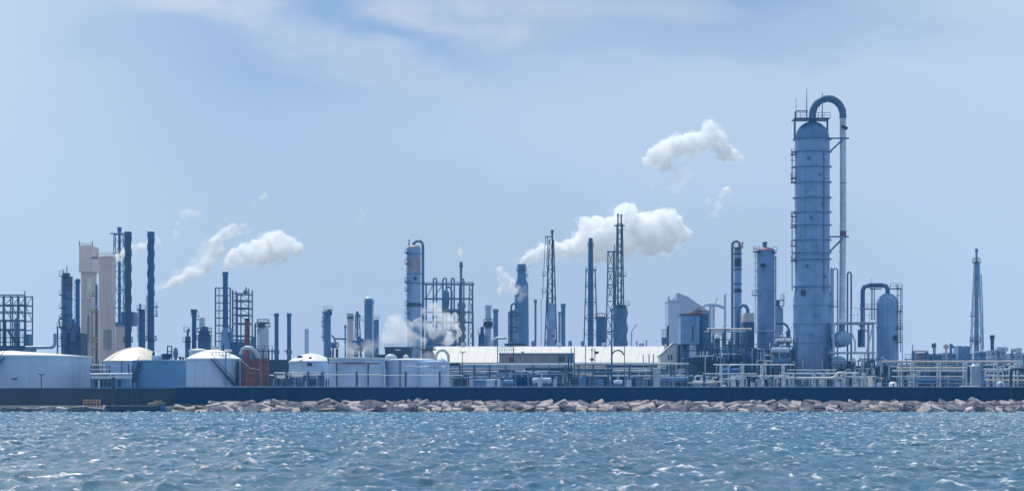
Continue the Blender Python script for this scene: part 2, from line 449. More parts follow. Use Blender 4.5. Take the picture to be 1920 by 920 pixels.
l.new(mx.outputs[0], n['Material Output'].inputs['Surface'])
me.materials.append(wm)
o = bpy.data.objects.new('water', me); C.objects.link(o); o['kind'] = 'structure'; o['label'] = 'choppy blue bay water with small white crests'
# ------------------------------------------------------------------ flood walls
a = At(402)
t = Thing('flood_wall', 'long smooth navy blue flood wall with a rounded left end above the boulders', 'wall', 402, 1130, z=1.4)
xl, xr = a.X(356), 128
pan = MB(); zt = a.Z(725.2)
ys0, ys1 = 402.0, 403.2
outline = []
cx_, cy_, R_ = xl, 405.2, 3.2
for kk in range(0, 13):
    an = -PI/2 - kk*(PI/2)/12
    outline.append((cx_+R_*math.cos(an), cy_+R_*math.sin(an)))
outl2 = [(cx_+(R_-1.0)*math.cos(-PI/2-kk*(PI/2)/12), cy_+(R_-1.0)*math.sin(-PI/2-kk*(PI/2)/12)) for kk in range(0, 13)]
def strip(mb, z0, z1, grow=0.0):
    o_ = [(xr, 402.0-grow)] + [(cx_+(R_+grow)*math.cos(-PI/2-k*(PI/2)/12), cy_+(R_+grow)*math.sin(-PI/2-k*(PI/2)/12)) for k in range(13)] + [(cx_-R_-grow, 407.2)]
    i_ = [(xr, 403.0+grow)] + [(cx_+(R_-1-grow)*math.cos(-PI/2-k*(PI/2)/12), cy_+(R_-1-grow)*math.sin(-PI/2-k*(PI/2)/12)) for k in range(13)] + [(cx_-R_+1+grow, 407.2)]
    b = len(mb.v); n_ = len(o_)
    for z in (z0, z1):
        for p in o_: mb.v.append((p[0], p[1], z))
        for p in i_: mb.v.append((p[0], p[1], z))
    O0, I0, O1, I1 = b, b+n_, b+2*n_, b+3*n_
    for k in range(n_-1):
        mb.f += [(O0+k, O0+k+1, O1+k+1, O1+k), (I0+k+1, I0+k, I1+k, I1+k+1), (O1+k, O1+k+1, I1+k+1, I1+k), (O0+k+1, O0+k, I0+k, I0+k+1)]
    mb.f += [(O0, O1, I1, I0), (O0+n_-1, I0+n_-1, I1+n_-1, O1+n_-1)]
strip(pan, .9, zt); t.part('panel', pan, WALLR)
cop = MB(); strip(cop, zt, zt+.12, .06); t.part('coping', cop, STEELL)
# darker, lower wall to the left of it
t = Thing('flood_wall', 'dark slate flood wall with reddish stains behind the quay, left of the navy wall', 'wall', 407, 150, z=1.2)
a = At(407)
t.part('panel', MB().box(-135, a.X(352), 407.4, 408.2, 1.0, a.Z(727.5)), WALLL)
t.part('coping', MB().box(-135, a.X(352), 407.3, 408.3, a.Z(727.5), a.Z(726.6)), PIPEB)
# raised pier in the navy wall
t = Thing('wall_pier', 'navy square pier rising above the middle of the long flood wall', 'pier', 403, 979, z=1.4)
a = At(403)
t.part('shaft', MB().box(a.X(968), a.X(989), 403.3, 405.0, 1.0, a.Z(708)), WALLR)
t.part('cap', MB().box(a.X(967), a.X(990), 403.2, 405.1, a.Z(708), a.Z(706.5)), NAVY)
for i, px in enumerate((966.5, 990.5)):
    t.part('post', MB().box(a.X(px)-.09, a.X(px)+.09, 403.3, 403.5, a.Z(726), a.Z(698)), PIPEB)
# quay ledge at the far left
q = MB(); q.box(-135, -67.0, 400.6, 407.4, -1.0, a.Z(760))
t = Thing('quay_ledge', 'pale concrete quay ledge along the foot of the slate wall', 'quay', 400.6, 110, z=-1)
t.part('slab', q, CONC)
# mooring platform in front of the ledge
a = At(399)
t = Thing('mooring_platform', 'dark low mooring platform at the water under the pole frame', 'dock', 399, 250, z=-.8)
t.part('deck', MB().box(a.X(201), a.X(302), 397.2, 400.4, a.Z(765), a.Z(760.3)), DARK)
for px in (208, 232, 258, 283, 298):
    t.part('pile', MB().cyl(a.X(px), 397.6, -1.0, a.Z(766), .28, seg=10), DARK)
t.part('fender', MB().box(a.X(203), a.X(300), 396.95, 397.19, a.Z(767.5), a.Z(764)), NAVY)
# blue barrel
t = Thing('drum', 'small upright blue drum at the right end of the mooring platform', 'drum', 397.5, 305.5, z=0)
a = At(397.5)
t.part('barrel', MB().lathe(a.X(305.5), 397.5, [(.5,-.4),(.52,.4),(.56,.43),(.52,.47),(.52,a.Z(764)),(.56,a.Z(763.6)),(.5,a.Z(759))], 18), BLUE)
t.part('lid', MB().cyl(a.X(305.5), 397.5, a.Z(759), a.Z(758.4), .42, seg=18), NAVY)
# timber heap
a = At(403)
for i, (x0, y0, x1, y1, lab) in enumerate(((277,757,303,751,'long weathered timber beam slanting up to the right on the quay'),
        (284,757.5,309,755,'flat grey timber beam lying lowest in the driftwood on the quay'),
        (289,751,298,755.5,'short pale stub of timber slanting down in the driftwood on the quay'))):
    o = link('timber', MB().bar((a.X(x0),403+i*.5,a.Z(y0)), (a.X(x1),403.6+i*.4,a.Z(y1)), .42, .35), WOOD, origin=(a.X(x0),403,a.Z(757)))
    tag(o, lab, 'timber', 'driftwood timbers on the quay')
# yellow railing
t = Thing('guard_rail', 'yellow painted guard rail standing on the quay before the slate wall', 'railing', 404, 172, z=At(404).Z(759.5)); a = At(404)
for px in (157, 163, 169, 175, 181, 187):
    t.part('post', MB().cyl(a.X(px), 404, a.Z(760), a.Z(747.5+random.random()*1.5), .085, seg=8), YELLOW)
t.part('rail', MB().tube([(a.X(156),404,a.Z(749.5)),(a.X(189),404,a.Z(749.5))], .07), YELLOW)
t.part('rail', MB().tube([(a.X(156),404,a.Z(754)),(a.X(189),404,a.Z(754))], .06), YELLOW)
# pole frame carrying two pipes
t = Thing('pipe_gantry', 'dark pole frame carrying two pale pipes above the quay', 'gantry', 405, 212, z=At(405).Z(760)); a = At(405)
for px, y0, w in ((212,702,.30),(248,684,.16),(257,699,.2)):
    t.part('post', MB().cyl(a.X(px), 405.4, a.Z(760), a.Z(y0), w, seg=10), DARK)
t.part('pipe', MB().tube([(a.X(169),405,a.Z(701)),(a.X(248),405,a.Z(700.5))], .17, 10), PIPE)
t.part('pipe', MB().tube([(a.X(171),405,a.Z(706)),(a.X(230),405,a.Z(705.5)),(a.X(248),405,a.Z(706))], .14, 10), PIPE)
t.part('stay', MB().bar((a.X(240),405.4,a.Z(682)),(a.X(241),405.4,a.Z(703)), .2), DARK)
t.part('bracket', MB().tube([(a.X(257),405.2,a.Z(701)),(a.X(259),405.2,a.Z(697)),(a.X(266),405.2,a.Z(692)),(a.X(270),405.2,a.Z(688))], .10), DARK)
# blue-windowed pump house behind the gantry
t = Thing('pump_house', 'small white pump house with blue panels behind the pole frame', 'building', 416, 205); a = At(416)
t.part('wall', MB().box(a.X(172), a.X(236), 416, 420, GROUND, a.Z(709)), TANKB)
t.part('roof', MB().box(a.X(171), a.X(237), 415.7, 420.3, a.Z(709), a.Z(707.6)), WHITE)
for px in (180, 190, 198, 206, 224):
    w_ = t.part('window', MB().box(a.X(px-3), a.X(px+3), 415.9, 416.02, a.Z(724), a.Z(712)), NAVY if px != 186 else WHITE)
t.part('door', MB().box(a.X(184.5), a.X(187), 415.9, 416.02, a.Z(728), a.Z(712)), WHITE)
t = Thing('sample_tower', 'slim steel access tower with white landing beside the big left tank', 'tower', 422, 182); a = At(422)
for px in (171, 180, 200):
    t.part('post', MB().box(a.X(px)-.12, a.X(px)+.12, 421.9, 422.1, GROUND, a.Z(684)), LATT)
    t.part('post', MB().box(a.X(px)-.12, a.X(px)+.12, 424.9, 425.1, GROUND, a.Z(684)), LATT)
t.part('landing', MB().box(a.X(169), a.X(202), 421.6, 425.3, a.Z(693), a.Z(691)), STEELL)
t.part('roof_panel', MB().box(a.X(171), a.X(191), 421.7, 425.2, a.Z(684.0), a.Z(682.4)), WHITE)
t.part('railing', MB().tube([(a.X(169),421.7,a.Z(687)),(a.X(202),421.7,a.Z(687))], .08), LATT)

# ------------------------------------------------------------------ boulders (one object each)
rock_meshes = []
for i in range(14):
    bm = bmesh.new()
    r_ = random.Random(100+i)
    for sx_ in (-1, 1):
        for sy_ in (-1, 1):
            for sz_ in (-1, 1):
                bm.verts.new((sx_*r_.uniform(.62,1.0), sy_*r_.uniform(.6,1.0), sz_*r_.uniform(.5,1.0)))
    for k in range(4):
        v = Vector((r_.gauss(0,1), r_.gauss(0,1), r_.gauss(0,1))).normalized()
        bm.verts.new(v*r_.uniform(.95,1.12))
    res = bmesh.ops.convex_hull(bm, input=bm.verts)
    bmesh.ops.delete(bm, geom=[g for g in set(res['geom_interior']+res['geom_unused']) if isinstance(g, bmesh.types.BMVert)], context='VERTS')
    bmesh.ops.bevel(bm, geom=bm.edges[:], offset=.09, segments=2, affect='EDGES', clamp_overlap=True)
    me_ = bpy.data.meshes.new('boulder'); bm.to_mesh(me_); bm.free()
    me_.materials.append(ROCK if i < 11 else ROCKD); rock_meshes.append(me_)
DRY = 'pinkish grey boulder piled on the bank below the navy flood wall'
WET = 'dark wet boulder at the waterline below the concrete quay ledge'
cnt = 0
def boulder(px, D, z, sx, sy, sz, rot, me_, lab, grp):
    global cnt
    o = bpy.data.objects.new('boulder', me_); C.objects.link(o)
    aa = At(D); o.location = (aa.X(px), D, z); o.scale = (sx, sy, sz); o.rotation_euler = rot
    tag(o, lab, 'boulder', grp); cnt += 1
rr_ = random.Random(5)
rows_ = [(396.8, .28, 25), (398.2, .80, 25), (399.6, 1.30, 25), (400.9, 1.66, 26)]
for ri, (D, z, step) in enumerate(rows_):
    px = (330 if ri < 1 else 312+26*ri) + rr_.random()*10
    while px < 1945:
        wpx = step*(.65+.75*rr_.random())
        px += wpx*.5
        sx = wpx*D/FPX*rr_.uniform(.42,.60); sz = (.40+.30*rr_.random())*(1.0 if ri < 3 else .6)
        if px < 420: sz *= .75
        me_ = rock_meshes[rr_.randrange(11)] if (ri or rr_.random() < .55) else rock_meshes[11+rr_.randrange(3)]
        boulder(px, D+rr_.uniform(-.3,.3), z+rr_.uniform(-.12,.12)-(.35 if px < 400 else 0), sx, .95+.4*rr_.random(), sz,
                (rr_.uniform(-.1,.5), rr_.gauss(0,.24), rr_.uniform(-.25,.25)+(PI if rr_.random()<.5 else 0)), me_, DRY, 'boulders along the navy flood wall')
        px += wpx*.5*.86
px = -30
while px < 330:
    wpx = 24*(.7+.7*rr_.random()); px += wpx*.5
    boulder(px, 399.3, .42+rr_.uniform(-.15,.25), wpx*.1*.60, .95, .66, (rr_.uniform(-.2,.2), rr_.uniform(-.2,.2), rr_.uniform(-.4,.4)),
            rock_meshes[11+rr_.randrange(3)] if rr_.random()<.62 else rock_meshes[rr_.randrange(11)], WET, 'boulders along the quay ledge')
    px += wpx*.5
# small rubble wedged between the boulders: one mass nobody would count
rub = bmesh.new()
r2 = random.Random(77)
for k in range(1500):
    x = r2.uniform(-62, 100); f = r2.random(); D = 396.2+f*5.6
    zb = .02+f*1.72+r2.uniform(-.1,.16)
    if x < -57: zb *= .6
    q_ = r2.uniform(.16,.42)
    vs = []
    for n_ in range(9):
        v = Vector((r2.gauss(0,1), r2.gauss(0,1), r2.gauss(0,1))).normalized(); v = Vector((v.x*q_*r2.uniform(1.1,1.7), v.y*q_, v.z*q_*.75))
        vs.append(rub.verts.new(v+Vector((x, D-.25, zb))))
    rs = bmesh.ops.convex_hull(rub, input=vs)
    dl = [g for g in set(rs['geom_interior']+rs['geom_unused']) if isinstance(g, bmesh.types.BMVert)]
    if dl: bmesh.ops.delete(rub, geom=dl, context='VERTS')
me_ = bpy.data.meshes.new('rubble'); rub.to_mesh(me_); rub.free(); me_.materials.append(mat('gap_shade_rubble', (.13,.115,.12), .9, var=.5, scale=1.6, bump=.6))  # rubble tone darkened to paint shade into the boulder gaps
o = bpy.data.objects.new('rubble', me_); C.objects.link(o); o['kind'] = 'stuff'; o['label'] = 'small grey rubble, gap shade in its colour, wedged between the shoreline boulders'
# ------------------------------------------------------------------ storage tanks
def tank(label, D, px, rpx, ytop, ypeak, shell, roofm, group=None, dome=False, rim=True, name='storage_tank', seg=72, cat='tank'):
    t = Thing(name, label, cat, D, px, group); a = t.a
    R = a.w(rpx); x = a.X(px); z1 = a.Z(ytop)
    t.part('shell', MB().lathe(x, D, [(R, GROUND-.2), (R, z1)], seg), shell)
    if roofm:
        zp = a.Z(ypeak)
        if dome:
            prof = [(R*1.02, z1-.12), (R*1.02, z1+.05)] + [(R*q, z1+.06+(zp-z1-.06)*(1-q**1.8)) for q in (.985,.95,.9,.82,.74,.66,.58,.5,.42,.34,.26,.18,.1,.03)]
        else:
            prof = [(R*1.01, z1-.12), (R*1.01, z1+.05), (.3, zp)]
        t.part('roof', MB().lathe(x, D, prof, seg), roofm)
    if rim:
        t.part('rim', MB().ring(x, D, z1-.35, z1-.13, R-.02, R+.16, seg), shell)
    return t
def stair(t, x0, y0, x1, y1, R, px):
    """a stair winding round the shell on the camera side"""
    a = t.a; pts = []; N = 14; xc = a.X(px)
    st = MB(); rl = MB()
    for i in range(N+1):
        f = i/N; x = a.X(x0+(x1-x0)*f); z = a.Z(y0+(y1-y0)*f)
        dx = x-xc; y = t.D-math.sqrt(max(.1, (R+.55)**2-dx*dx)); pts.append((x, y, z))
    for p, q_ in zip(pts, pts[1:]): st.bar(p, q_, .9, .28)
    rl.tube([(p[0], p[1]-.35, p[2]+1.0) for p in pts], .07, 6)
    s_ = t.part('stair', st, LATT)
    t.part('handrail', rl, LATT, parent=s_)
def roof_rail(t, px0, px1, y0, y1, D, n=6, m=None):
    a = At(D); mb = MB()
    for i in range(n+1):
        x = a.X(px0+(px1-px0)*i/n); mb.box(x-.05, x+.05, D-.05, D+.05, a.Z(y1), a.Z(y0))
    mb.tube([(a.X(px0),D,a.Z(y0)),(a.X(px1),D,a.Z(y0))], .06, 6)
    mb.tube([(a.X(px0),D,a.Z((y0+y1)/2)),(a.X(px1),D,a.Z((y0+y1)/2))], .05, 6)
    return t.part('railing', mb, m or LATT)

T1 = tank('broad pale blue tank with white cone roof at the far left', 432, 20, 149, 668, 657, TANK, WHITE, seg=110)
stair(T1, 44, 672, 3, 722, T1.a.w(149), 20)
a = T1.a
T1.part('vent', MB().cyl(a.X(50), 432, a.Z(662), a.Z(655), .5, seg=14), LATT)
T1.part('nozzle', MB().tube([(a.X(52),432-T1.a.w(146)+.3,a.Z(710.5)),(a.X(66),432-T1.a.w(143)-.3,a.Z(710.5))], .12), DARK)
T2 = tank('domed tank with a cream aluminium dome and pale shell behind the pole frame', 446, 254, 61, 677, 650.5, TANK, CREAM, dome=True)
a = T2.a
rb = MB()
for k in range(16):
    an = 2*PI*k/16; R = a.w(61); x = a.X(254); zp = a.Z(650.5); z1 = a.Z(677)
    pts = [(x+R*q*math.cos(an), 446+R*q*math.sin(an), z1+.08+(zp-z1-.06)*(1-q**1.8)) for q in (.985,.9,.8,.7,.6,.5,.4,.3,.2,.1)]
    rb.tube(pts, .07, 5)
T2.part('dome_rib', rb, CREAM)
T2.part('eave', MB().ring(a.X(254), 446, a.Z(677.6), a.Z(676.3), a.w(61)-.1, a.w(63.5), 64), CREAM)
for px in (197, 205, 240):
    T2.part('eave_post', MB().box(a.X(px)-.1, a.X(px)+.1, 446-a.w(61)-.6, 446-a.w(61)-.4, GROUND, a.Z(665 if px==203 else 677)), LATT)
T3 = tank('mid blue flat topped tank between the cream dome and the white domed tank', 434, 301, 52, 675.5, 674, TANKB, TANKB)
stair(T3, 270, 678, 256, 716, T3.a.w(52), 301)
T3.part('rim_walkway', MB().ring(T3.a.X(301), 434, T3.a.Z(676.4), T3.a.Z(675.2), T3.a.w(52), T3.a.w(53), 64), STEELL)
T4 = tank('white cone roofed tank with a dark slanting stair, left of the rusty tank', 424, 400.5, 50.5, 672, 655, TANK, WHITE, dome=True)
stair(T4, 404, 673, 448, 724, T4.a.w(50.5), 400.5)
roof_rail(T4, 392, 431, 660, 671, 424-T4.a.w(36), 6)
a = T4.a
T4.part('manhole', MB().cyl(a.X(428), 424, a.Z(659), a.Z(654.5), .75, seg=14), CREAM)
T4.part('downpipe', MB().tube([(a.X(429.5),424-T4.a.w(44)-.2,a.Z(661)),(a.X(429.5),424-T4.a.w(44)-.2,a.Z(724))], .1, 8), PIPEB)
T4.part('gauge_pipe', MB().tube([(a.X(449.5),421,a.Z(678)),(a.X(449.5),421,a.Z(724))], .25, 8), DARK)
T5 = tank('small flat blue tank peeking out behind the white cone roofed tank', 452, 372, 17, 656, 653, TANK, CREAM, dome=True)
T6 = tank('rust red tank of riveted plates patched pale, beside the white tank', 422, 478.5, 25.5, 672.5, 672, RUSTT, RUSTT)
a = T6.a
T6.part('wind_girder', MB().ring(a.X(478.5), 422, a.Z(676), a.Z(674.8), a.w(25.5), a.w(26.6), 48), RUSTR)
T6.part('vent_pipe', MB().tube([(a.X(486),421,a.Z(673)),(a.X(482),420.6,a.Z(661)),(a.X(474),420,a.Z(653)),(a.X(464),420,a.Z(652)),(a.X(457),420.5,a.Z(655)),(a.X(453),421,a.Z(664))], .42, 12), PIPE)
T6.part('hose', MB().tube([(a.X(454),422-a.w(26.5),a.Z(674)),(a.X(462),422-a.w(27),a.Z(681)),(a.X(473),422-a.w(27.5),a.Z(690)),(a.X(490),422-a.w(27),a.Z(693))], .09, 6), PIPE)
roof_rail(T6, 486, 504, 664, 673, 421, 4, DARK)
T7 = tank('navy tank wall standing dark between the rusty tank and the white cone tank', 450, 524, 46, 675, 674, NAVY, NAVY)
T8 = tank('pale tank with bright white cone roof right of the navy tank', 438, 583, 41, 677, 662, TANK, WHITE, dome=True)
a = T8.a
roof_rail(T8, 557, 577, 668, 675, 438-a.w(24), 4)
T8.part('manhole', MB().cyl(a.X(566), 434, a.Z(671), a.Z(667), .5, seg=12), DARK)
T8.part('roof_vent', MB().cyl(a.X(586), 433, a.Z(673), a.Z(669.5), .3, seg=12), DARK)
T8.part('door', MB().box(a.X(580), a.X(589), 438-a.w(41)-.05, 438-a.w(41)+.4, a.Z(686), a.Z(680)), NAVY)
T9 = tank('wide pale tank with rusty girding pipe in front, left of the black hopper', 430, 667, 53.5, 671, 669.2, TANK, CREAM)
a = T9.a
T9.part('girding_pipe', MB().tube([(a.X(620.5),430-a.w(54.5),a.Z(672)),(a.X(620.5),430-a.w(54.5),a.Z(681)),(a.X(667),430-a.w(54.9),a.Z(681)),(a.X(718),430-a.w(54.5),a.Z(681.5))], .13, 8), RUSTT)
for px in (636, 694):
    T9.part('standpipe', MB().tube([(a.X(px),430-a.w(54.9),a.Z(681)),(a.X(px),430-a.w(54.9),GROUND)], .15, 8), DARK)
for px, h in ((622, 657), (626, 657), (633, 655), (635, 655)):
    T9.part('vent', MB().tube([(a.X(px),430-a.w(25),a.Z(672)),(a.X(px),430-a.w(25),a.Z(h+2)),(a.X(px+1),430-a.w(25),a.Z(h))], .16, 8), DARK)
T10 = tank('pale rounded tank under the black hopper, right of the wide girded tank', 434, 772, 51, 674.5, 671.5, TANK, WHITE, dome=True)
a = T10.a
T10.part('seam_pipe', MB().tube([(a.X(752.5),434-a.w(49),a.Z(676)),(a.X(752.5),434-a.w(49),GROUND)], .1, 8), DARK)
T11 = tank('short pale tank with a framing pipe, behind the pipe rack left end', 428, 815, 28, 678, 676, TANK, TANK)
a = T11.a
T11.part('framing_pipe', MB().tube([(a.X(764),428-a.w(30),a.Z(690)),(a.X(764),428-a.w(30),a.Z(687.5)),(a.X(836),428-a.w(30),a.Z(687.5)),(a.X(838),428-a.w(30),GROUND)], .14, 8), PIPE)
T12 = tank('squat pale tank seen between pipe racks left of the navy pier', 420, 925, 13, 711, 710, TANK, WHITE)
T12.part('ladder', MB().box(T12.a.X(930)-.2, T12.a.X(930)+.2, 420-T12.a.w(13)-.1, 420-T12.a.w(12), GROUND, T12.a.Z(711)), LATT)
T13 = tank('squat mid blue tank left of the squat pale tank among the pipes', 424, 901, 14, 711.5, 710.5, TANKB, STEELL)

# things on and above the tank roofs
a = At(434)
t = Thing('pump_skid', 'grey pump skid with a dark basin on the mid blue tank roof', 'pump', 434, 306, z=a.Z(675.5)); a = t.a
t.part('motor', MB().lathe(a.X(297), 432, [(1.0,a.Z(676)),(1.1,a.Z(668)),(.8,a.Z(664)),(.3,a.Z(662.5))], 18), STEELL)
t.part('motor', MB().lathe(a.X(304), 432.5, [(.8,a.Z(676)),(.8,a.Z(668)),(.6,a.Z(664.5))], 18), GREYT)
t.part('basin', MB().lathe(a.X(316), 432, [(.6,a.Z(674)),(.9,a.Z(668)),(1.0,a.Z(663))], 18), NAVY)
fr_ = MB()
for px in (317, 325): fr_.box(a.X(px)-.11, a.X(px)+.11, 431.9, 432.1, a.Z(675), a.Z(648.5))
for y in (649, 659): fr_.bar((a.X(317),432,a.Z(y)), (a.X(325),432,a.Z(y)), .2)
t.part('hoist_frame', fr_, DARK)
t.part('valve', MB().lathe(a.X(292), 431.5, [(.25,a.Z(676)),(.25,a.Z(666)),(.4,a.Z(664)),(.2,a.Z(660))], 12), DARK)
t = Thing('dish_hatch', 'upright oval dish hatch on the mid blue tank roof', 'hatch', 434, 332, z=At(434).Z(675.5)); a = t.a
hm = MB(); xx = a.X(332); zz = a.Z(663)
seg = 28; b0 = 0
for y in (432.0, 432.35):
    for k in range(seg):
        an = 2*PI*k/seg; hm.v.append((xx+.48*math.cos(an), y, zz+1.25*math.sin(an)))
hm.f.append(tuple(range(seg))); hm.f.append(tuple(reversed(range(seg, 2*seg))))
for k in range(seg): hm.f.append((k, (k+1)%seg, seg+(k+1)%seg, seg+k))
t.part('dish', hm, STEELD); t.part('foot', MB().box(xx-.15, xx+.15, 432.05, 432.3, a.Z(676), a.Z(672)), DARK)
for px, w_, lab in ((338, 668, 'tiny dark vent stub just right of the oval dish hatch'), (343, 669, 'tiny dark vent stub at the right rim of the mid blue tank')):
    o = link('vent_stub', MB().lathe(At(433).X(px), 433, [(.18,At(433).Z(676)),(.18,At(433).Z(672)),(.36,At(433).Z(670.5)),(.2,At(433).Z(w_))], 12), DARK, origin=(At(433).X(px),433,At(433).Z(676)))
    tag(o, lab, 'vent')
t = Thing('roof_cabin', 'small white cabin box standing behind the white tank roof', 'cabin', 440, 403); a = t.a
t.part('body', MB().box(a.X(396), a.X(409), 440, 442, GROUND, a.Z(650)), WHITE)
t.part('roof', MB().box(a.X(395), a.X(410), 439.8, 442.2, a.Z(650), a.Z(648.6)), CREAM)
t.part('mast', MB().cyl(a.X(419), 440, GROUND, a.Z(646), .12, seg=8), DARK)
# black hopper
t = Thing('hopper', 'black corrugated hopper with a railed top on the tank roofs', 'hopper', 440, 746); a = t.a
t.part('bin', MB().prism([(a.X(721),a.Z(651)),(a.X(771.5),a.Z(651)),(a.X(770),a.Z(668)),(a.X(760),a.Z(676)),(a.X(732),a.Z(676)),(a.X(722),a.Z(664))], 440, 446), DARK)
t.part('skirt', MB().box(a.X(706), a.X(722), 441, 445, a.Z(674), a.Z(664)), DARK)
t.part('lid', MB().box(a.X(720), a.X(772.5), 439.8, 446.2, a.Z(651), a.Z(649.6)), STEELD)
for px in (728, 764): t.part('leg', MB().box(a.X(px)-.3, a.X(px)+.3, 442, 442.6, GROUND, a.Z(675.5)), DARK)
roof_rail(t, 721, 771, 643.5, 649.8, 440, 10, STEELL)
t.part('sign_plate', MB().box(a.X(741), a.X(751), 439.9, 440.02, a.Z(656.5), a.Z(654.5)), STEELL)
o = link('gable_cover', MB().lathe(a.X(735), 436, [(a.w(12),a.Z(674)),(a.w(11),a.Z(669)),(a.w(7),a.Z(665)),(a.w(2),a.Z(663.8))], 20), STEELL, origin=(a.X(735),436,a.Z(674)))
tag(o, 'pale domed cover in front of the black hopper', 'cover')
o = link('gable_cover', MB().lathe(a.X(763), 436.5, [(a.w(6),a.Z(674)),(a.w(5),a.Z(667)),(a.w(1),a.Z(664.8))], 16), STEELL, origin=(a.X(763),436.5,a.Z(674)))
tag(o, 'narrow pale pointed cover at the right foot of the black hopper', 'cover')
t = Thing('funnel', 'pale upright funnel on a stem between hopper and white warehouse', 'funnel', 444, 783.5); a = t.a
t.part('cone', MB().lathe(a.X(783.5), 444, [(.35,a.Z(648)),(.5,a.Z(646)),(a.w(4.5),a.Z(637.5)),(a.w(4.7),a.Z(636.5))], 18), STEELL)
t.part('stem', MB().cyl(a.X(783.5), 444, GROUND, a.Z(648), .28, seg=10), STEELL)
t.part('plate', MB().cyl(a.X(783.5), 444, a.Z(652.5), a.Z(650.5), .5, seg=16), STEELD)
t = Thing('loading_platform', 'small raised platform with flat dark deck left of the pipe hoop', 'platform', 442, 803); a = t.a
t.part('deck', MB().box(a.X(788), a.X(817), 441, 444, a.Z(656), a.Z(654)), DARK)
t.part('body', MB().lathe(a.X(803), 442.5, [(a.w(12),GROUND),(a.w(12),a.Z(664)),(a.w(9),a.Z(659)),(a.w(7),a.Z(656))], 20), GREYT)
roof_rail(t, 788, 816, 648, 654, 441.2, 6, LATT)
o = link('pipe_hoop', MB().tube([(At(430).X(817),430,GROUND)]+[(At(430).X(829-12*math.cos(u)),430,At(430).Z(672+16*-math.sin(u)-0)) for u in np.linspace(0,PI,14)]+[(At(430).X(841),430,GROUND)], .27, 12), GREYT, origin=(At(430).X(829),430,GROUND))
tag(o, 'grey brown pipe bent into a tall hoop in front of the warehouse roof', 'pipe')
t = Thing('balloon_vessel', 'pale rounded vessel at the foot of the pipe hoop', 'vessel', 432, 826); a = t.a
t.part('shell', MB().lathe(a.X(826), 432, [(a.w(11),GROUND),(a.w(12),a.Z(682)),(a.w(11),a.Z(676)),(a.w(7),a.Z(672)),(a.w(2),a.Z(670))], 26), TANK)
t.part('flange', MB().ring(a.X(826), 432, a.Z(690), a.Z(688.8), a.w(11.9), a.w(12.8), 26), STEELL)

# ------------------------------------------------------------------ white warehouse and shed
D = 486; t = Thing('warehouse', 'long low warehouse with a bright cream sheet roof', 'warehouse', D, 1030); a0, a1 = At(486), At(512)
x0, x1 = a0.X(806), a0.X(1243)
ze, zr = a0.Z(679), a1.Z(649)
m = MB(); n_ = 18
m.v = [(x0,485.4,ze),(x1,485.4,ze),(a1.X(1252),512,zr),(x0,512,zr),(x0,485.4,ze-.3),(x1,485.4,ze-.3),(a1.X(1252),512,zr-.3),(x0,512,zr-.3)]
m.f = [(0,1,2,3),(4,7,6,5),(0,4,5,1),(1,5,6,2),(2,6,7,3),(3,7,4,0)]
t.part('roof', m, ROOF)
m = MB()
m.v = [(x0,512.05,zr),(a1.X(1252),512.05,zr),(a1.X(1252),538,ze),(x0,538,ze),(x0,512.05,zr-.3),(a1.X(1252),512.05,zr-.3),(a1.X(1252),538,ze-.3),(x0,538,ze-.3)]
m.f = [(0,1,2,3),(4,7,6,5),(0,4,5,1),(1,5,6,2),(2,6,7,3),(3,7,4,0)]
t.part('roof', m, ROOF)
t.part('wall', MB().box(x0+.3, x1-.3, 486, 537, GROUND, ze-.35), SHEDB)
t.part('gutter', MB().tube([(x0,485.3,ze-.25),(x1,485.3,ze-.25)], .16, 8), DARK)
seamb = MB()
for i in range(1, 26):
    f = i/26; xa = x0+(x1-x0)*f; xb = x0+(a1.X(1252)-x0)*f
    seamb.bar((xa,485.4,ze+.01), (xb,511.9,zr+.01), .10, .10)
t.part('roof_seam', seamb, ROOF)
for px in (868, 1047, 1132): t.part('ridge_vent', MB().cyl(a1.X(px), 512, zr-.2, zr+.9, .5, seg=12), STEELL)
t = Thing('shed', 'long weathered grey shed with flat top in front of the warehouse roof', 'shed', 468, 1004); a = t.a
t.part('wall', MB().box(a.X(936), a.X(1064), 468, 476, GROUND, a.Z(662.6)), SHEDM)
t.part('roof', MB().box(a.X(935), a.X(1077), 467.7, 476.3, a.Z(662.5), a.Z(661.3)), STEELL)
t.part('end_bay', MB().box(a.X(1064.1), a.X(1076), 468, 476, GROUND, a.Z(662.6)), TANKB)
t.part('door', MB().box(a.X(955), a.X(962), 467.92, 468.02, a.Z(678), a.Z(669)), RUSTT)
for px in (1050, 1056): t.part('window', MB().box(a.X(px-2), a.X(px+2), 467.92, 468.02, a.Z(677), a.Z(667)), GLASSM)
t.part('roof_vent', MB().lathe(a.X(980), 470, [(.3,a.Z(661.4)),(.3,a.Z(660)),(.5,a.Z(659))], 12), DARK)
roof_rail(t, 936, 962, 649.5, 661.2, 470, 8, STEELL)
t = Thing('gable_house', 'white gable ended building with two dark windows right of the warehouse', 'building', 474, 1256); a = t.a
m = MB().prism([(a.X(1238),GROUND),(a.X(1273),GROUND),(a.X(1273),a.Z(646)),(a.X(1262),a.Z(645)),(a.X(1247),a.Z(658)),(a.X(1238),a.Z(667))], 474, 483)
t.part('wall', m, WHITE)
t.part('roof', MB().prism([(a.X(1237),a.Z(667)),(a.X(1262),a.Z(644.2)),(a.X(1273.5),a.Z(645.2)),(a.X(1273.5),a.Z(643.8)),(a.X(1261.5),a.Z(642.6)),(a.X(1236),a.Z(665.5))], 473.7, 483.3), CREAM)
for px in (1253.5, 1259): t.part('window', MB().box(a.X(px-1.3), a.X(px+1.3), 473.93, 474.02, a.Z(674), a.Z(664)), GLASSM)
for px in (1251, 1257, 1263): t.part('window', MB().box(a.X(px-1.6), a.X(px+1.6), 473.93, 474.02, a.Z(696), a.Z(684)), GLASSM)
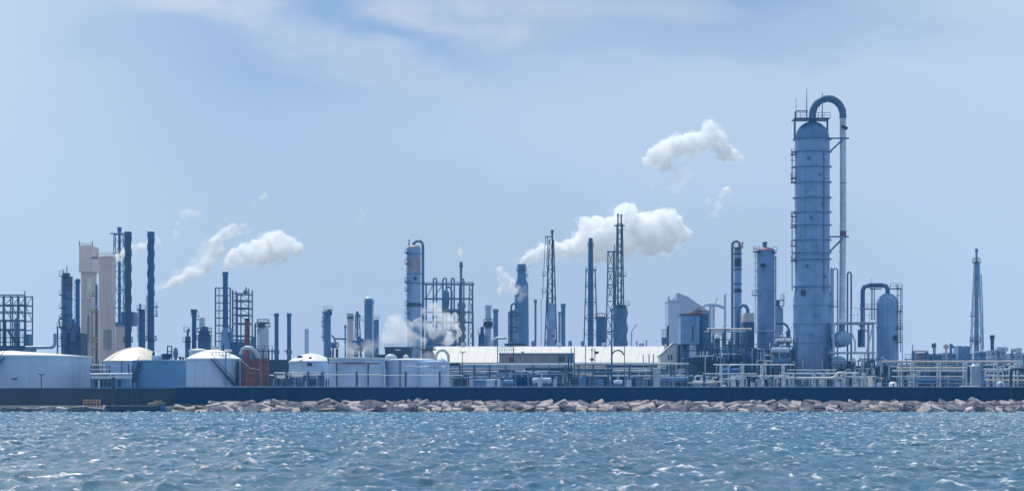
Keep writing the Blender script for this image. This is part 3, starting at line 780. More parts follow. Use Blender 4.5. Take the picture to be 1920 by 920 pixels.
t.part('chimney', MB().cyl(a.X(1250), 478, a.Z(660), a.Z(644), .3, seg=10), STEELL)
# ------------------------------------------------------------------ pipe racks
def rack(label, D, px0, px1, pipes, posts, ytop, group='pipe racks behind the flood wall', pm=None, depth=3.0, postw=.28, name='pipe_rack'):
    """pipes: (y, radius px, material, x0, x1, row) ; posts: px list"""
    t = Thing(name, label, 'pipe rack', D, (px0+px1)/2, group); a = t.a
    for p in posts:
        for yy in (D, D+depth):
            t.part('post', MB().box(a.X(p)-postw/2, a.X(p)+postw/2, yy-postw/2, yy+postw/2, GROUND, a.Z(ytop)), pm or LATT)
    levels = sorted({round(y) for y, *_ in pipes})
    for p in posts:
        t.part('cross_beam', MB().box(a.X(p)-postw/2.4, a.X(p)+postw/2.4, D+postw/2+.01, D+depth-postw/2-.01, a.Z(ytop)-.45, a.Z(ytop)-.05), pm or LATT)
    for y, r, m, x0, x1, k in pipes:
        y_ = D+.35+k*.8
        mb = MB(); R = a.w(r)
        pts = [(a.X(x0), y_, a.Z(y)), (a.X((x0+x1)/2), y_, a.Z(y)-.02), (a.X(x1), y_, a.Z(y))]
        mb.tube(pts, R, 10)
        n_ = max(1, int((x1-x0)/34))
        for i in range(1, n_+1):
            xx = a.X(x0+(x1-x0)*i/(n_+.5))
            mb.tube([(xx-.08,y_,a.Z(y)),(xx+.08,y_,a.Z(y))], R*1.35, 10)
        t.part('pipe', mb, m)
    return t
P, B, Wp = PIPE, PIPEB, PIPEW
rack('thin yellowish pipe line with slim supports before the pale tanks', 412, 530, 850,
     [(702,.9,Wp,531,716,0),(703,.9,Wp,699,868,1),(697,.55,B,570,868,1)], [536,577,604,668,760,824], 696)
rack('low pipe bundle with lagged white elbows right of the rusty tank', 414, 508, 604,
     [(699,1.6,P,514,602,0),(705,1.7,P,512,570,1),(703,1.2,Wp,505,514,0)], [515,544,570,602], 699)
rack('tall stack of blue grey pipe runs below the warehouse eave, left half', 432, 840, 1075,
     [(683,2.2,P,862,1075,0),(688,1.8,B,842,1075,1),(691,1.4,P,842,985,2),(696,1.6,P,845,935,0),(701,1.4,B,842,1060,1),(695.5,1.2,P,966,1030,0),(705,1.0,P,890,932,0),(708,1.5,B,842,960,2)],
     [862,889,918,948,1000,1030,1060], 684)
rack('tall stack of blue grey pipe runs below the warehouse eave, right half', 434, 1075, 1300,
     [(682,2.0,P,1075,1292,0),(686,1.6,CREAM,1075,1136,0),(690,1.5,P,1075,1240,1),(694,1.3,Wp,1148,1225,0),(697,1.1,B,1075,1290,2),(701,1.4,GREYT,1075,1112,0),(704,1.3,P,1100,1300,1),(709,1.0,Wp,1205,1224,0)],
     [1085,1112,1140,1180,1222,1258,1290], 683)
rack('white railed pipe rack in front of the tall thin column', 420, 1300, 1480,
     [(683,1.3,Wp,1338,1490,0),(700,1.3,P,1318,1420,0),(710,1.5,P,1350,1395,1),(715,1.8,CREAM,1300,1362,2),(704,1.2,Wp,1390,1480,0),(717,1.0,P,1290,1336,0)],
     [1353,1394,1430,1470], 684, pm=PIPE)
rack('brownish pipe bridge at mid height between bin and navy furnace', 452, 1320, 1412,
     [(617,2.6,GREYT,1326,1410,0),(621,1.5,STEELL,1322,1400,1)], [1332,1360,1400], 616)
rack('light pipe rack with big elbows below the giant column', 418, 1480, 1650,
     [(699.5,1.6,P,1470,1586,0),(708,2.4,PIPEW,1470,1575,0),(705,1.2,P,1585,1645,1),(693,1.0,P,1478,1570,1)], [1472,1490,1528,1545,1571,1584,1604,1622], 698, pm=PIPE)
rack('wide right hand pipe rack with cream and grey pipe runs', 424, 1650, 1925,
     [(677.5,2.2,GREYT,1655,1905,0),(689,1.6,CREAM,1682,1815,0),(694.5,1.9,P,1676,1816,1),(705.5,1.3,P,1672,1808,0),(711,1.6,B,1685,1812,2),(692.5,2.4,P,1845,1894,0),(704,1.5,P,1850,1925,1),(712,1.5,CREAM,1848,1925,0),(689,1.0,P,1898,1925,0),(718,1.2,B,1660,1925,2)],
     [1690,1713,1763,1812,1838,1870,1908], 678, pm=PIPE)
# loops, elbows and risers that tie the racks to the plant
def pipe(label, D, pts, r, m, name='riser_pipe', cat='pipe', group=None, seg=10):
    a = At(D)
    o = link(name, MB().tube([(a.X(p[0]), D+(p[2] if len(p) > 2 else 0), GROUND if p[1] is None else a.Z(p[1])) for p in pts], a.w(r), seg), m, origin=(a.X(pts[0][0]), D, GROUND))
    return tag(o, label, cat, group)
pipe('dark elbow pipe bending down to the wall near the right edge', 421, [(1925,691),(1902,691),(1897,692.5),(1895.5,697),(1895.5,None)], 2.6, NAVY)
pipe('white pipe stepping up in an elbow left of the small pale dome', 419, [(1584,724),(1584,703),(1587,699),(1606,698),(1609,700)], 1.7, PIPEW)
pipe('white pipe sloping up to the right below the round vessel ends', 417, [(1500,708),(1560,708),(1567,704),(1572,698),(1586,698)], 1.8, PIPEW)
pipe('white riser pipe left of the giant column foot', 418, [(1366,None),(1366,688),(1370,684),(1392,683)], 1.3, PIPE)
# horizontal exchangers behind the racks
def drum(label, D, x0, x1, y, r, m, name='exchanger', cat='vessel'):
    t = Thing(name, label, cat, D, (x0+x1)/2); a = t.a
    R = a.w(r); z = a.Z(y)
    mb = MB()
    prof = [(R*.35, -R*.55), (R*.75, -R*.4), (R, -R*.05)]
    L0, L1 = a.X(x0), a.X(x1)
    pts = [(L0-R*.4,R*.35),(L0-R*.2,R*.8),(L0,R),(L1,R),(L1+R*.2,R*.8),(L1+R*.4,R*.35)]
    seg = 20; b = 0
    for x, rr in pts:
        for k in range(seg):
            an = 2*PI*k/seg; mb.v.append((x, D+rr*math.cos(an), z+rr*math.sin(an)))
    for i in range(len(pts)-1):
        for k in range(seg):
            k2 = (k+1) % seg
            mb.f.append((i*seg+k, i*seg+k2, (i+1)*seg+k2, (i+1)*seg+k))
    mb.f.append(tuple(range(seg))); mb.f.append(tuple(reversed(range((len(pts)-1)*seg, len(pts)*seg))))
    t.part('shell', mb, m)
    for f in (.22, .78):
        xx = L0+(L1-L0)*f
        t.part('saddle', MB().box(xx-.25, xx+.25, D-R*.6, D+R*.6, GROUND, z-R*.6), LATT)
    xx = L0+(L1-L0)*.5
    t.part('nozzle', MB().cyl(xx, D, z+R*.9, z+R+.7, R*.28, seg=10), m)
    return t
drum('blue horizontal drum on saddles left of the navy pier', 424, 946, 962, 716, 4.5, TANKB)
drum('pale horizontal drum right of the navy pier', 424, 1000, 1032, 713, 5.5, TANK)
drum('pale horizontal exchanger by the two arched lamp posts', 426, 1152, 1166, 716, 4, TANK)
drum('blue exchanger below the gable ended building', 424, 1240, 1290, 711, 5, PIPEB)
drum('pale drum on the yard left of the white railed rack', 424, 1300, 1344, 718, 5, STEELL)
drum('deep blue drum among the white rails', 430, 1352, 1385, 696, 6, BLUE)
drum('grey exchanger left of the giant column', 440, 1448, 1478, 656, 5, STEELL)
drum('white rusty mouthed exchanger high left of the giant column', 446, 1456, 1484, 639, 4.5, PIPEW)
drum('blue grey drum right of the navy furnace', 440, 1452, 1482, 676, 6, STEELD)
drum('blue drum low between the right rack posts', 436, 1722, 1752, 714, 5, BLUE)
drum('long dull drum behind the right rack', 438, 1776, 1806, 697, 4, STEELD)
# low dark process buildings closing the view between the pipes
def shed(label, D, x0, x1, ytop, m, roofm, bays=4, name='process_shed', depth=8):
    t = Thing(name, label, 'shed', D, (x0+x1)/2, None); a = t.a
    t.part('wall', MB().box(a.X(x0), a.X(x1), D, D+depth, GROUND, a.Z(ytop)), m)
    t.part('roof', MB().box(a.X(x0)-.3, a.X(x1)+.3, D-.3, D+depth+.3, a.Z(ytop)+.002, a.Z(ytop)+.3), roofm)
    for i in range(bays):
        xc = x0+(x1-x0)*(i+.5)/bays
        w_ = (x1-x0)/bays*.28
        t.part('bay_door', MB().box(a.X(xc-w_), a.X(xc+w_), D-.06, D+.02, GROUND, a.Z(ytop)-1.1), GLASSM if i % 2 else STEELD)
    return t
shed('long dark blue process shed behind the left half of the pipe stack', 452, 846, 1060, 690, SHEDB, STEELD, 9)
shed('long dark blue process shed behind the right half of the pipe stack', 454, 1066, 1240, 692, SHEDB, STEELD, 8)
shed('dim blue pump shed behind the white railed rack', 448, 1286, 1420, 672, SHEDB, STEELD, 5)
shed('dim blue compressor shed left of the giant column foot', 450, 1422, 1492, 668, SHEDB, STEELD, 3)
shed('dark blue pump row behind the wide right hand rack', 450, 1655, 1930, 686, SHEDB, STEELL, 10)
shed('low blue substation under the round vessel ends', 462, 1556, 1652, 688, SHEDB, STEELD, 4)
# switchgear cabinets in the yard
for i, (px, y, w_, m, lab) in enumerate(((1012,708,4,TANK,'pale tall cabinet just right of the navy pier'),(1041,709,3,STEELL,'grey tall cabinet left of the twin lamp posts'),
    (1092,708,5,TANKB,'blue wide cabinet between the lamp posts'),(1126,709,5,PIPEB,'dull blue cabinet left of the blue lamp post'),(1198,706,4,STEELD,'dark narrow cabinet right of the arched lamp post'),
    (1232,690,6,STEELL,'tall grey cabinet at the left corner of the gable house'),(1180,711,4,TANK,'low pale cabinet beside the arched lamp post'))):
    t = Thing('cabinet', lab, 'cabinet', 422, px, 'cabinets along the flood wall'); a = t.a
    t.part('body', MB().box(a.X(px-w_), a.X(px+w_), 422, 423.2, GROUND, a.Z(y)), m)
    t.part('door', MB().box(a.X(px-w_*.7), a.X(px-.2), 421.93, 422.01, GROUND+.3, a.Z(y)-.2), m)
    t.part('door', MB().box(a.X(px+.2), a.X(px+w_*.7), 421.93, 422.01, GROUND+.3, a.Z(y)-.2), m)
# lamp posts and masts along the wall
def post(label, D, px, ytop, r, m, arm=None, head=True, name='lamp_post', cat='lamp post', group='thin posts along the flood wall'):
    t = Thing(name, label, cat, D, px, group); a = t.a
    t.part('shaft', MB().cyl(a.X(px), D, GROUND, a.Z(ytop), a.w(r), a.w(r*.75), 10), m)
    if arm: 
        for s_ in arm: 
            am = t.part('arm', MB().tube([(a.X(px),D,a.Z(ytop+1.5)),(a.X(px+s_*.6),D,a.Z(ytop-.5)),(a.X(px+s_),D,a.Z(ytop-1))], .09, 6), m)
            t.part('lamp', MB().box(a.X(px+s_)-.3, a.X(px+s_)+.3, D-.2, D+.2, a.Z(ytop-.6), a.Z(ytop-1.4)), DARK, parent=am)
    return t
post('short twin armed lamp post before the broad left tank', 409, 77.5, 702, 1.0, DARK, arm=(-4.5, 4.5))
post('dark post with two dish lamps in front of the warehouse left end', 414, 867, 660, .9, DARK, arm=(-3, 5))
post('tall plain dark post at the middle of the warehouse roof', 418, 1077, 650, .9, DARK, arm=None)
post('slim dark post left of the weathered shed', 440, 933, 646, 1.1, STEELD)
post('slim dark post in front of the weathered shed door', 440, 963, 650, .9, DARK)
post('thin dark post by the weathered shed windows', 420, 1048, 664, .6, DARK)
post('thick navy post paired on the right with a thinner one', 414, 1066, 669, 1.5, NAVY)
post('thin navy post paired on the left with a thicker one', 414, 1071, 652, 1.1, NAVY)
post('plain post before the warehouse, left of the utility poles', 416, 1098, 647, 1.0, STEELD)
post('slim dark post before the gable ended building', 416, 1286, 672, 1.1, DARK)
post('slim dark post right of the gable ended building', 416, 1320, 673, 1.0, DARK)
post('slim dark post rising in front of the giant column foot', 416, 1491, 640, 1.0, NAVY)
post('dark post under the round vessel ends', 418, 1621.5, 664, 1.0, NAVY)
t = post('thick blue post bent at the top, left foot of the arched bracket', 414, 1147, 583, 1.8, BLUE, name='blue_mast', cat='mast')
a = t.a; t.part('bracket', MB().tube([(a.X(1148),414,a.Z(662)),(a.X(1154),414,a.Z(657)),(a.X(1160),414,a.Z(656)),(a.X(1166),414,a.Z(659)),(a.X(1170),414,a.Z(665))], .14, 8), DARK)
t.part('spigot', MB().tube([(a.X(1147),414,a.Z(620)),(a.X(1139),414,a.Z(623))], .14, 8), DARK)
t.part('head', MB().tube([(a.X(1147),414,a.Z(583)),(a.X(1148),414,a.Z(579)),(a.X(1150.5),414,a.Z(578))], .2, 8), BLUE)
post('grey lattice thin post, right foot of the arched bracket', 414, 1171, 648, 1.0, STEELD)
for px, yt, lab in ((1110, 650, 'stout utility pole with transformers before the warehouse roof'), (1115.5, 653, 'thin utility pole with a cross arm right of the stout one')):
    t = Thing('utility_pole', lab, 'utility pole', 440, px); a = t.a
    t.part('shaft', MB().cyl(a.X(px), 440, GROUND, a.Z(yt), a.w(.9), a.w(.7), 10), DARK)
    t.part('cross_arm', MB().box(a.X(px-3), a.X(px+3), 439.9, 440.1, a.Z(yt+6.4), a.Z(yt+5)), DARK)
    if px < 1112:
        for dx in (-1.6, 1.6): t.part('transformer', MB().cyl(a.X(px+dx), 439.6, a.Z(676), a.Z(671), .2, seg=12), STEELD)
    else: t.part('lamp', MB().tube([(a.X(px),440,a.Z(662)),(a.X(px+5),440,a.Z(660)),(a.X(px+7),440,a.Z(661))], .25, 8), DARK)
for px, y, w_, lab in ((1206, 665, .8, 'short dark vent stub standing left in the row on the warehouse eave'), (1217, 664, 1.0, 'tall dark vent stub in the middle of the row on the warehouse eave'), (1225, 664, 1.0, 'tall dark vent stub right in the row on the warehouse eave')):
    t = Thing('vent_stub', lab, 'vent', 480, px, 'vent stubs at the warehouse eave'); a = t.a
    t.part('pipe', MB().cyl(a.X(px), 480, GROUND, a.Z(y), a.w(w_), seg=10), STEELD)
    t.part('cap', MB().lathe(a.X(px), 480, [(a.w(w_*1.4),a.Z(y)),(a.w(w_*.4),a.Z(y-1.2))], 10), STEELD)
# ------------------------------------------------------------------ process columns
def ladder(t, px, y0, y1, D=None, m=None, w=1.1, cage=True, name='ladder'):
    a = At(D or t.D); y_ = (D or t.D); mb = MB()
    x = a.X(px); h = w/2*a.s*1.6
    for s_ in (-1, 1): mb.box(x+s_*h-.05, x+s_*h+.05, y_-.05, y_+.05, a.Z(y1), a.Z(y0))
    z = a.Z(y1)+.4
    while z < a.Z(y0): mb.box(x-h, x+h, y_-.04, y_+.04, z-.04, z+.04); z += .8
    if cage:
        z = a.Z(y1)+1.5
        while z < a.Z(y0): mb.ring(x, y_-.3, z-.04, z+.04, .42, .50, 10); z += 1.6
    return t.part(name, mb, m or LATT)
def landing(t, px0, px1, y, D=None, m=None, rail=1.1, depth=1.6, name='platform'):
    a = At(D or t.D); y_ = D or t.D; x0, x1 = a.X(px0), a.X(px1); z = a.Z(y)
    p = t.part(name, MB().box(x0, x1, y_-depth/2, y_+depth/2, z-.12, z+.06), m or DARK)
    mb = MB(); n = max(1, int((x1-x0)/1.2))
    for i in range(n+1):
        x = x0+(x1-x0)*i/n; mb.box(x-.04, x+.04, y_-depth/2-.04, y_-depth/2+.04, z+.061, z+rail)
    for h in (rail*.5, rail): mb.tube([(x0,y_-depth/2,z+h),(x1,y_-depth/2,z+h)], .045, 5)
    t.part('railing', mb, m or DARK, parent=p)
    return p
def round_landing(t, px, y, r0, r1, m=None, rail=1.1, D=None):
    a = At(D or t.D); y_ = D or t.D; x = a.X(px); z = a.Z(y); R0, R1 = a.w(r0), a.w(r1)
    p = t.part('platform', MB().ring(x, y_, z-.12, z+.08, R0*.98, R1, 28), m or DARK)
    mb = MB()
    for k in range(14):
        an = 2*PI*k/14; mb.box(x+R1*.97*math.cos(an)-.04, x+R1*.97*math.cos(an)+.04, y_+R1*.97*math.sin(an)-.04, y_+R1*.97*math.sin(an)+.04, z+.08, z+rail)
    mb.ring(x, y_, z+rail-.05, z+rail+.04, R1*.94, R1, 28)
    t.part('railing', mb, m or DARK, parent=p)
    return p
def column(label, D, px, r, ytop, m, head=None, hh=None, rings=(), skirt=None, name='process_column', group=None, cat='column', ring_m=None, ring_w=.25, y0=None):
    t = Thing(name, label, cat, D, px, group); a = t.a
    x = a.X(px); R = a.w(r); zt = a.Z(ytop); hh = R if hh is None else hh
    z0 = GROUND if y0 is None else a.Z(y0)
    prof = [(R, z0), (R, zt-hh)]
    if skirt: prof = [(R*skirt[1], z0), (R*skirt[1], a.Z(skirt[0])), (R, a.Z(skirt[0])+R*.5), (R, zt-hh)]
    t.part('shell', MB().lathe(x, D, prof, 40), m)
    if hh > .05:
        t.part('head', MB().lathe(x, D, [(R*math.cos(u)+.001, zt-hh+hh*math.sin(u)) for u in np.linspace(0, PI/2-.08, 10)], 40), head or m)
    for y in rings:
        t.part('stiffening_ring', MB().ring(x, D, a.Z(y)-.09, a.Z(y)+.09, R*.985, R+ring_w, 40), ring_m or m)
    return t
# the giant column
G = column('giant grey blue column with a white hook pipe, tallest in the plant', 462, 1523, 32.5, 228, STEEL, HEAD, At(462).w(33),
           rings=(285,313,342,371,398,422,450,474,486,537,572,607,642), skirt=(560, 1.09), ring_w=.5, ring_m=STEEL)
a = G.a
landing(G, 1487, 1553, 224, m=STEELD, depth=5.5)
for px in (1489, 1550):
    G.part('platform_post', MB().box(a.X(px)-.2, a.X(px)+.2, 461-.2, 461+.2, a.Z(262), a.Z(224.5)), STEELD)
fm_ = MB()
fm_.tube([(a.X(1489),460,a.Z(224)),(a.X(1489),460,a.Z(212)),(a.X(1491),460,a.Z(210.5)),(a.X(1512),460,a.Z(210.5))], .16, 8)
G.part('davit', fm_, STEELD)
for px, y in ((1491.5, 186), (1511.3, 168), (1540.5, 174)):
    G.part('lightning_rod', MB().cyl(a.X(px), 461, a.Z(224), a.Z(y), .14 if px > 1500 else .08, .05, 8), STEELD)
G.part('platform', MB().ring(a.X(1523), 462, a.Z(262.3), a.Z(260.8), a.w(32), a.w(36.5), 40), STEELD)
for i, (y0, y1) in enumerate(((282,291),(291,342),(397,407),(407,426),(428,461),(463,486),(486,545))):
    ladder(G, 1485.5, y0, y1, 461.5, STEELD, cage=i % 2 == 1)
for y in (290, 334, 342, 406, 426, 461, 489): landing(G, 1482.5, 1490.5, y, 461.5, DARK)
Hk = []
for u in np.linspace(0, PI, 20): Hk.append((a.X(1552-28.5*math.cos(u)), 462, a.Z(216-31*math.sin(u))))
op = [(a.X(1523.5), 462, a.Z(230))] + Hk + [(a.X(1580.5), 462, a.Z(222))]
hk = G.part('overhead_pipe', MB().tube(op, a.w(6.6), 20), STEELD)
for i in range(3, len(op)-2, 3):
    jm = MB()
    d_ = (Vector(op[i+1])-Vector(op[i])).normalized()*.12
    jm.tube([Vector(op[i])-d_, Vector(op[i])+d_], a.w(7.2), 20)
    G.part('pipe_joint', jm, STEELD, parent=hk)
dp = G.part('downcomer_pipe', MB().tube([(a.X(1580.5),462,a.Z(222)),(a.X(1580.8),462,a.Z(420)),(a.X(1579),462,a.Z(600)),(a.X(1578),462,a.Z(650))], a.w(6), 18), PIPE)
for y in (278,297,318,343.5,361,383,410,424,455,470,492,515,540,566):
    G.part('pipe_flange', MB().ring(a.X(1580.7-(.9 if y > 450 else 0)), 462, a.Z(y)-.06, a.Z(y)+.06, a.w(5.5), a.w(6.5), 18), RUSTR if y == 343.5 else STEELL, parent=dp)
G.part('red_band', MB().ring(a.X(1580.8), 462, a.Z(442), a.Z(433), a.w(5.6), a.w(6.25), 18), RUSTR, parent=dp)
G.part('valve', MB().tube([(a.X(1576),460.6,a.Z(238)),(a.X(1587),460.6,a.Z(243))], .35, 10), DARK, parent=dp)
for y, y2 in ((260, 286), (444, 473)):
    G.part('pipe_bracket', MB().bar((a.X(1550),461.4,a.Z(y)), (a.X(1591),461.4,a.Z(y)), .30).bar((a.X(1554),461.4,a.Z(y2)), (a.X(1579),461.4,a.Z(y+3)), .36), STEELD)
for px in (1500, 1536): G.part('skirt_stain_pipe', MB().tube([(a.X(px),462-a.w(36),a.Z(675)),(a.X(px),462-a.w(36.4),a.Z(690)),(a.X(px+6),462-a.w(37.5),a.Z(696))], a.w(1.9), 10), PIPE)
G.part('nameplate', MB().box(a.X(1497), a.X(1505), 462-a.w(33.6), 462-a.w(31), a.Z(556), a.Z(545)), DARK)
landing(G, 1556, 1570, 574, 460, STEELD)
for px, y, rr in ((1512,300,.35),(1533,330,.3),(1506,358,.45),(1540,384,.3),(1516,410,.35),(1530,462,.4),(1509,500,.35),(1543,520,.35),(1526,590,.45),(1512,625,.4),(1546,655,.35)):
    dx = a.X(px)-a.X(1523); R_ = a.w(32.5 if y < 560 else 35.4); yb = 462-math.sqrt(R_*R_-dx*dx)
    G.part('nozzle', MB().tube([(a.X(px),yb+.3,a.Z(y)),(a.X(px),yb-.45,a.Z(y))], rr, 12), STEELD if rr < .4 else STEEL)
G.part('conduit', MB().tube([(a.X(1541),462-a.w(28.5),a.Z(286)),(a.X(1541),462-a.w(28.5),a.Z(556))], .1, 6), STEELD)
G.part('conduit', MB().tube([(a.X(1503),462-a.w(26.8),a.Z(313)),(a.X(1503),462-a.w(26.8),a.Z(474))], .09, 6), STEELL)
# pipes standing behind and beside it
pipe('slim bent riser pipe just right of the giant column shell', 466, [(1562,None),(1562,508),(1564,503.5),(1568,503),(1570.5,506),(1570.5,None)], 1.4, PIPEB)
pipe('stout pale riser pipe hugging the giant column right edge', 465, [(1559,None),(1559,505),(1560,502)], 2.6, STEELL)
pipe('dull bent riser pipe right of the white downcomer', 466, [(1589,None),(1589,514),(1591,510),(1594,510),(1596,513),(1596,None)], 1.7, STEELD)
# right column with the rectangular overhead pipe
R2 = column('stout blue column with square bent overhead pipe right of the giant', 470, 1664, 20.5, 549, STEEL, STEEL, At(470).w(20), rings=(613,), skirt=(646,1.0), ring_w=.12)
a = R2.a
op = [(a.X(1664.5),470,a.Z(551)),(a.X(1664),470,a.Z(541)),(a.X(1661),470,a.Z(536)),(a.X(1654),470,a.Z(534.5)),(a.X(1630),470,a.Z(534.5)),(a.X(1621),470,a.Z(537)),(a.X(1617.5),470,a.Z(545)),(a.X(1617.5),470,a.Z(604)),(a.X(1617.5),470,a.Z(640))]
R2.part('overhead_pipe', MB().tube(op, a.w(4.4), 16), STEELD)
landing(R2, 1631, 1652, 541, 469, DARK); landing(R2, 1668, 1690, 541, 469, DARK); landing(R2, 1612, 1650, 579, 470, STEELD)
for px in (1634, 1638, 1687.5): R2.part('platform_post', MB().box(a.X(px)-.09, a.X(px)+.09, 469, 469.2, a.Z(600 if px<1650 else 660), a.Z(540)), STEELD)
R2.part('lightning_rod', MB().cyl(a.X(1632), 469, a.Z(600), a.Z(521), .07, .04, 6), STEELD)
for y0, y1, px in ((533,580,1683),(580,640,1687.5)): ladder(R2, px, y0, y1, 468.5, STEELD)
for y in (583, 616, 641): landing(R2, 1682, 1691, y, 468.5, DARK)
R2.part('pipe_riser', MB().tube([(a.X(1690),469,a.Z(535)),(a.X(1690.5),469,a.Z(660)),(a.X(1690.5),469,GROUND)], a.w(.8), 8), STEELL)
R2.part('manway', MB().tube([(a.X(1673),470-a.w(21),a.Z(633)),(a.X(1679),470-a.w(22),a.Z(633))], .55, 12), DARK)
# steel frame with two round vessel ends
F = Thing('equipment_frame', 'pale steel frame holding two round ended vessels right of the giant', 'steel frame', 458, 1600); a = F.a
for px in (1560.5, 1634):
    for yy in (456, 462): F.part('post', MB().box(a.X(px)-.22, a.X(px)+.22, yy-.2, yy+.2, GROUND, a.Z(606)), STEELL)
for y, x0, x1 in ((606,1556,1640),(661,1553,1638)):
    F.part('deck', MB().box(a.X(x0), a.X(x1), 455.5, 462.5, a.Z(y+1.6), a.Z(y-1.4)), STEELL)
F.part('brace', MB().bar((a.X(1606),455.8,a.Z(609)), (a.X(1626),455.8,a.Z(624)), .30).bar((a.X(1626),455.8,a.Z(624)), (a.X(1623),455.8,a.Z(659)), .30), GREYT)
F.part('brace', MB().bar((a.X(1633),455.8,a.Z(612)), (a.X(1622),455.8,a.Z(659)), .25), STEELL)
for px, y, r in ((1580,635,15),(1572,681,13.5)):
    v = MB(); R = a.w(r); x, z = a.X(px), a.Z(y); seg = 28
    pr = [(455.0,R*.05),(455.1,R*.55),(455.5,R*.9),(456.2,R),(465,R),(465.7,R*.9),(466.1,R*.5)]
    for yy, rr in pr:
        for k in range(seg): an = 2*PI*k/seg; v.v.append((x+rr*math.cos(an), yy, z+rr*math.sin(an)))
    for i in range(len(pr)-1):
        for k in range(seg): v.f.append((i*seg+k, i*seg+(k+1)%seg, (i+1)*seg+(k+1)%seg, (i+1)*seg+k))
    v.f.append(tuple(range(seg))); v.f.append(tuple(reversed(range((len(pr)-1)*seg, len(pr)*seg))))
    F.part('vessel', v, mat('pale_blue_vessel_paint', (.24,.42,.62), .5, var=.1, streak=.3, streak_col=(.15,.28,.45)))
landing(F, 1585, 1640, 604, 455.6, STEELL, rail=3.0, name='top_deck')
F.part('side_vessel', MB().cyl(a.X(1618), 460, a.Z(650), a.Z(617), a.w(7), seg=20), HEAD)
F.part('pipe', MB().tube([(a.X(1592),455.6,a.Z(606)),(a.X(1592),455.6,a.Z(622)),(a.X(1600),455.6,a.Z(640)),(a.X(1600),455.6,a.Z(659))], a.w(1.6), 10), PIPE)
F.part('pipe', MB().tube([(a.X(1611),455.6,a.Z(610)),(a.X(1611),455.6,a.Z(640)),(a.X(1609),455.6,a.Z(648))], a.w(1.5), 10), DARK)
F.part('pump', MB().box(a.X(1586), a.X(1600), 456.5, 459, a.Z(687), a.Z(676)), DARK)
F.part('pipe', MB().tube([(a.X(1640),456,a.Z(690)),(a.X(1647),456,a.Z(675)),(a.X(1653),456,a.Z(668))], a.w(1.8), 10), STEELL)
# mid column with red cap
M1 = column('pale grey column with a red capped head left of the giant', 474, 1436, 16.5, 463, STEEL, RUSTR, 1.0, rings=(470,476,484,508,545), skirt=(618,1.0), ring_w=.15)
a = M1.a
M1.part('head_nozzle', MB().lathe(a.X(1434), 474, [(a.w(4),a.Z(463.5)),(a.w(4),a.Z(456)),(a.w(5),a.Z(455.5)),(a.w(5),a.Z(454)),(a.w(3),a.Z(452.5))], 16), STEELD)
landing(M1, 1412, 1424, 472, 472.5, DARK); landing(M1, 1448, 1456, 473, 472.5, DARK); landing(M1, 1410, 1420, 553, 472.5, STEELD)
ladder(M1, 1416.5, 466, 560, 472.5, STEELL); ladder(M1, 1416.5, 560, 625, 472.5, STEELL, cage=False)
M1.part('riser_pipe', MB().tube([(a.X(1453.5),473,a.Z(480)),(a.X(1453.5),473,GROUND)], a.w(1.1), 8), STEELD)
M1.part('band', MB().ring(a.X(1436), 474, a.Z(622), a.Z(619), a.w(16.3), a.w(18.5), 36), STEELL)
M1.part('nozzle', MB().tube([(a.X(1424),474-a.w(17.2),a.Z(498)),(a.X(1433),474-a.w(17.6),a.Z(498))], .4, 10), DARK)
# slim column with hook pipe
S1 = column('slim dark streaked column with hook pipe left of the red capped one', 486, 1383.5, 6.8, 462, STEEL, STEELD, .8, rings=(476,505,532,547,577), ring_w=.18, ring_m=DARK)
a = S1.a
S1.part('dark_panel', MB().ring(a.X(1383.5), 486, a.Z(500), a.Z(484), a.w(6.7), a.w(7.1), 30), NAVY)
S1.part('dark_panel', MB().ring(a.X(1383.5), 486, a.Z(546), a.Z(541), a.w(6.7), a.w(7.1), 30), NAVY)
S1.part('overhead_pipe', MB().tube([(a.X(1373),486,GROUND),(a.X(1373),486,a.Z(458)),(a.X(1375,),486,a.Z(454)),(a.X(1380),486,a.Z(452)),(a.X(1385),486,a.Z(454)),(a.X(1387),486,a.Z(458)),(a.X(1387),486,a.Z(464))], a.w(2.4), 12), STEELD)
landing(S1, 1376, 1392, 464, 484.6, YELLOW); S1.part('davit', MB().tube([(a.X(1390),485,a.Z(466)),(a.X(1391),485,a.Z(457)),(a.X(1393),485,a.Z(455))], .14, 6), DARK)
# navy furnace with bent duct
F2 = Thing('furnace', 'tall box furnace, navy below and pale above, with a bent duct', 'furnace', 466, 1403); a = F2.a
F2.part('casing', MB().box(a.X(1393), a.X(1412.5), 464, 470, GROUND, a.Z(604)), mat('teal_navy_casing', (.02,.07,.14), .55, var=.2))
F2.part('hood', MB().prism([(a.X(1393.5),a.Z(603.8)),(a.X(1412.2),a.Z(603.8)),(a.X(1412.2),a.Z(587)),(a.X(1395),a.Z(587)),(a.X(1393.5),a.Z(592))], 464.1, 469.9), GREYT)
F2.part('duct', MB().tube([(a.X(1403),467,a.Z(588)),(a.X(1403),467,a.Z(580)),(a.X(1400),467,a.Z(573.5)),(a.X(1394),467,a.Z(571.5)),(a.X(1388),467,a.Z(574)),(a.X(1384.5),467,a.Z(581)),(a.X(1384),467,a.Z(610)),(a.X(1384),467,GROUND)], a.w(3.3), 14), STEELD)
F2.part('base_panel', MB().box(a.X(1393.5), a.X(1412), 463.6, 463.98, a.Z(675), a.Z(655)), TANKB)
F2.part('walkway', MB().box(a.X(1355), a.X(1393), 463.8, 465, a.Z(652), a.Z(648.5)), SHEDB)
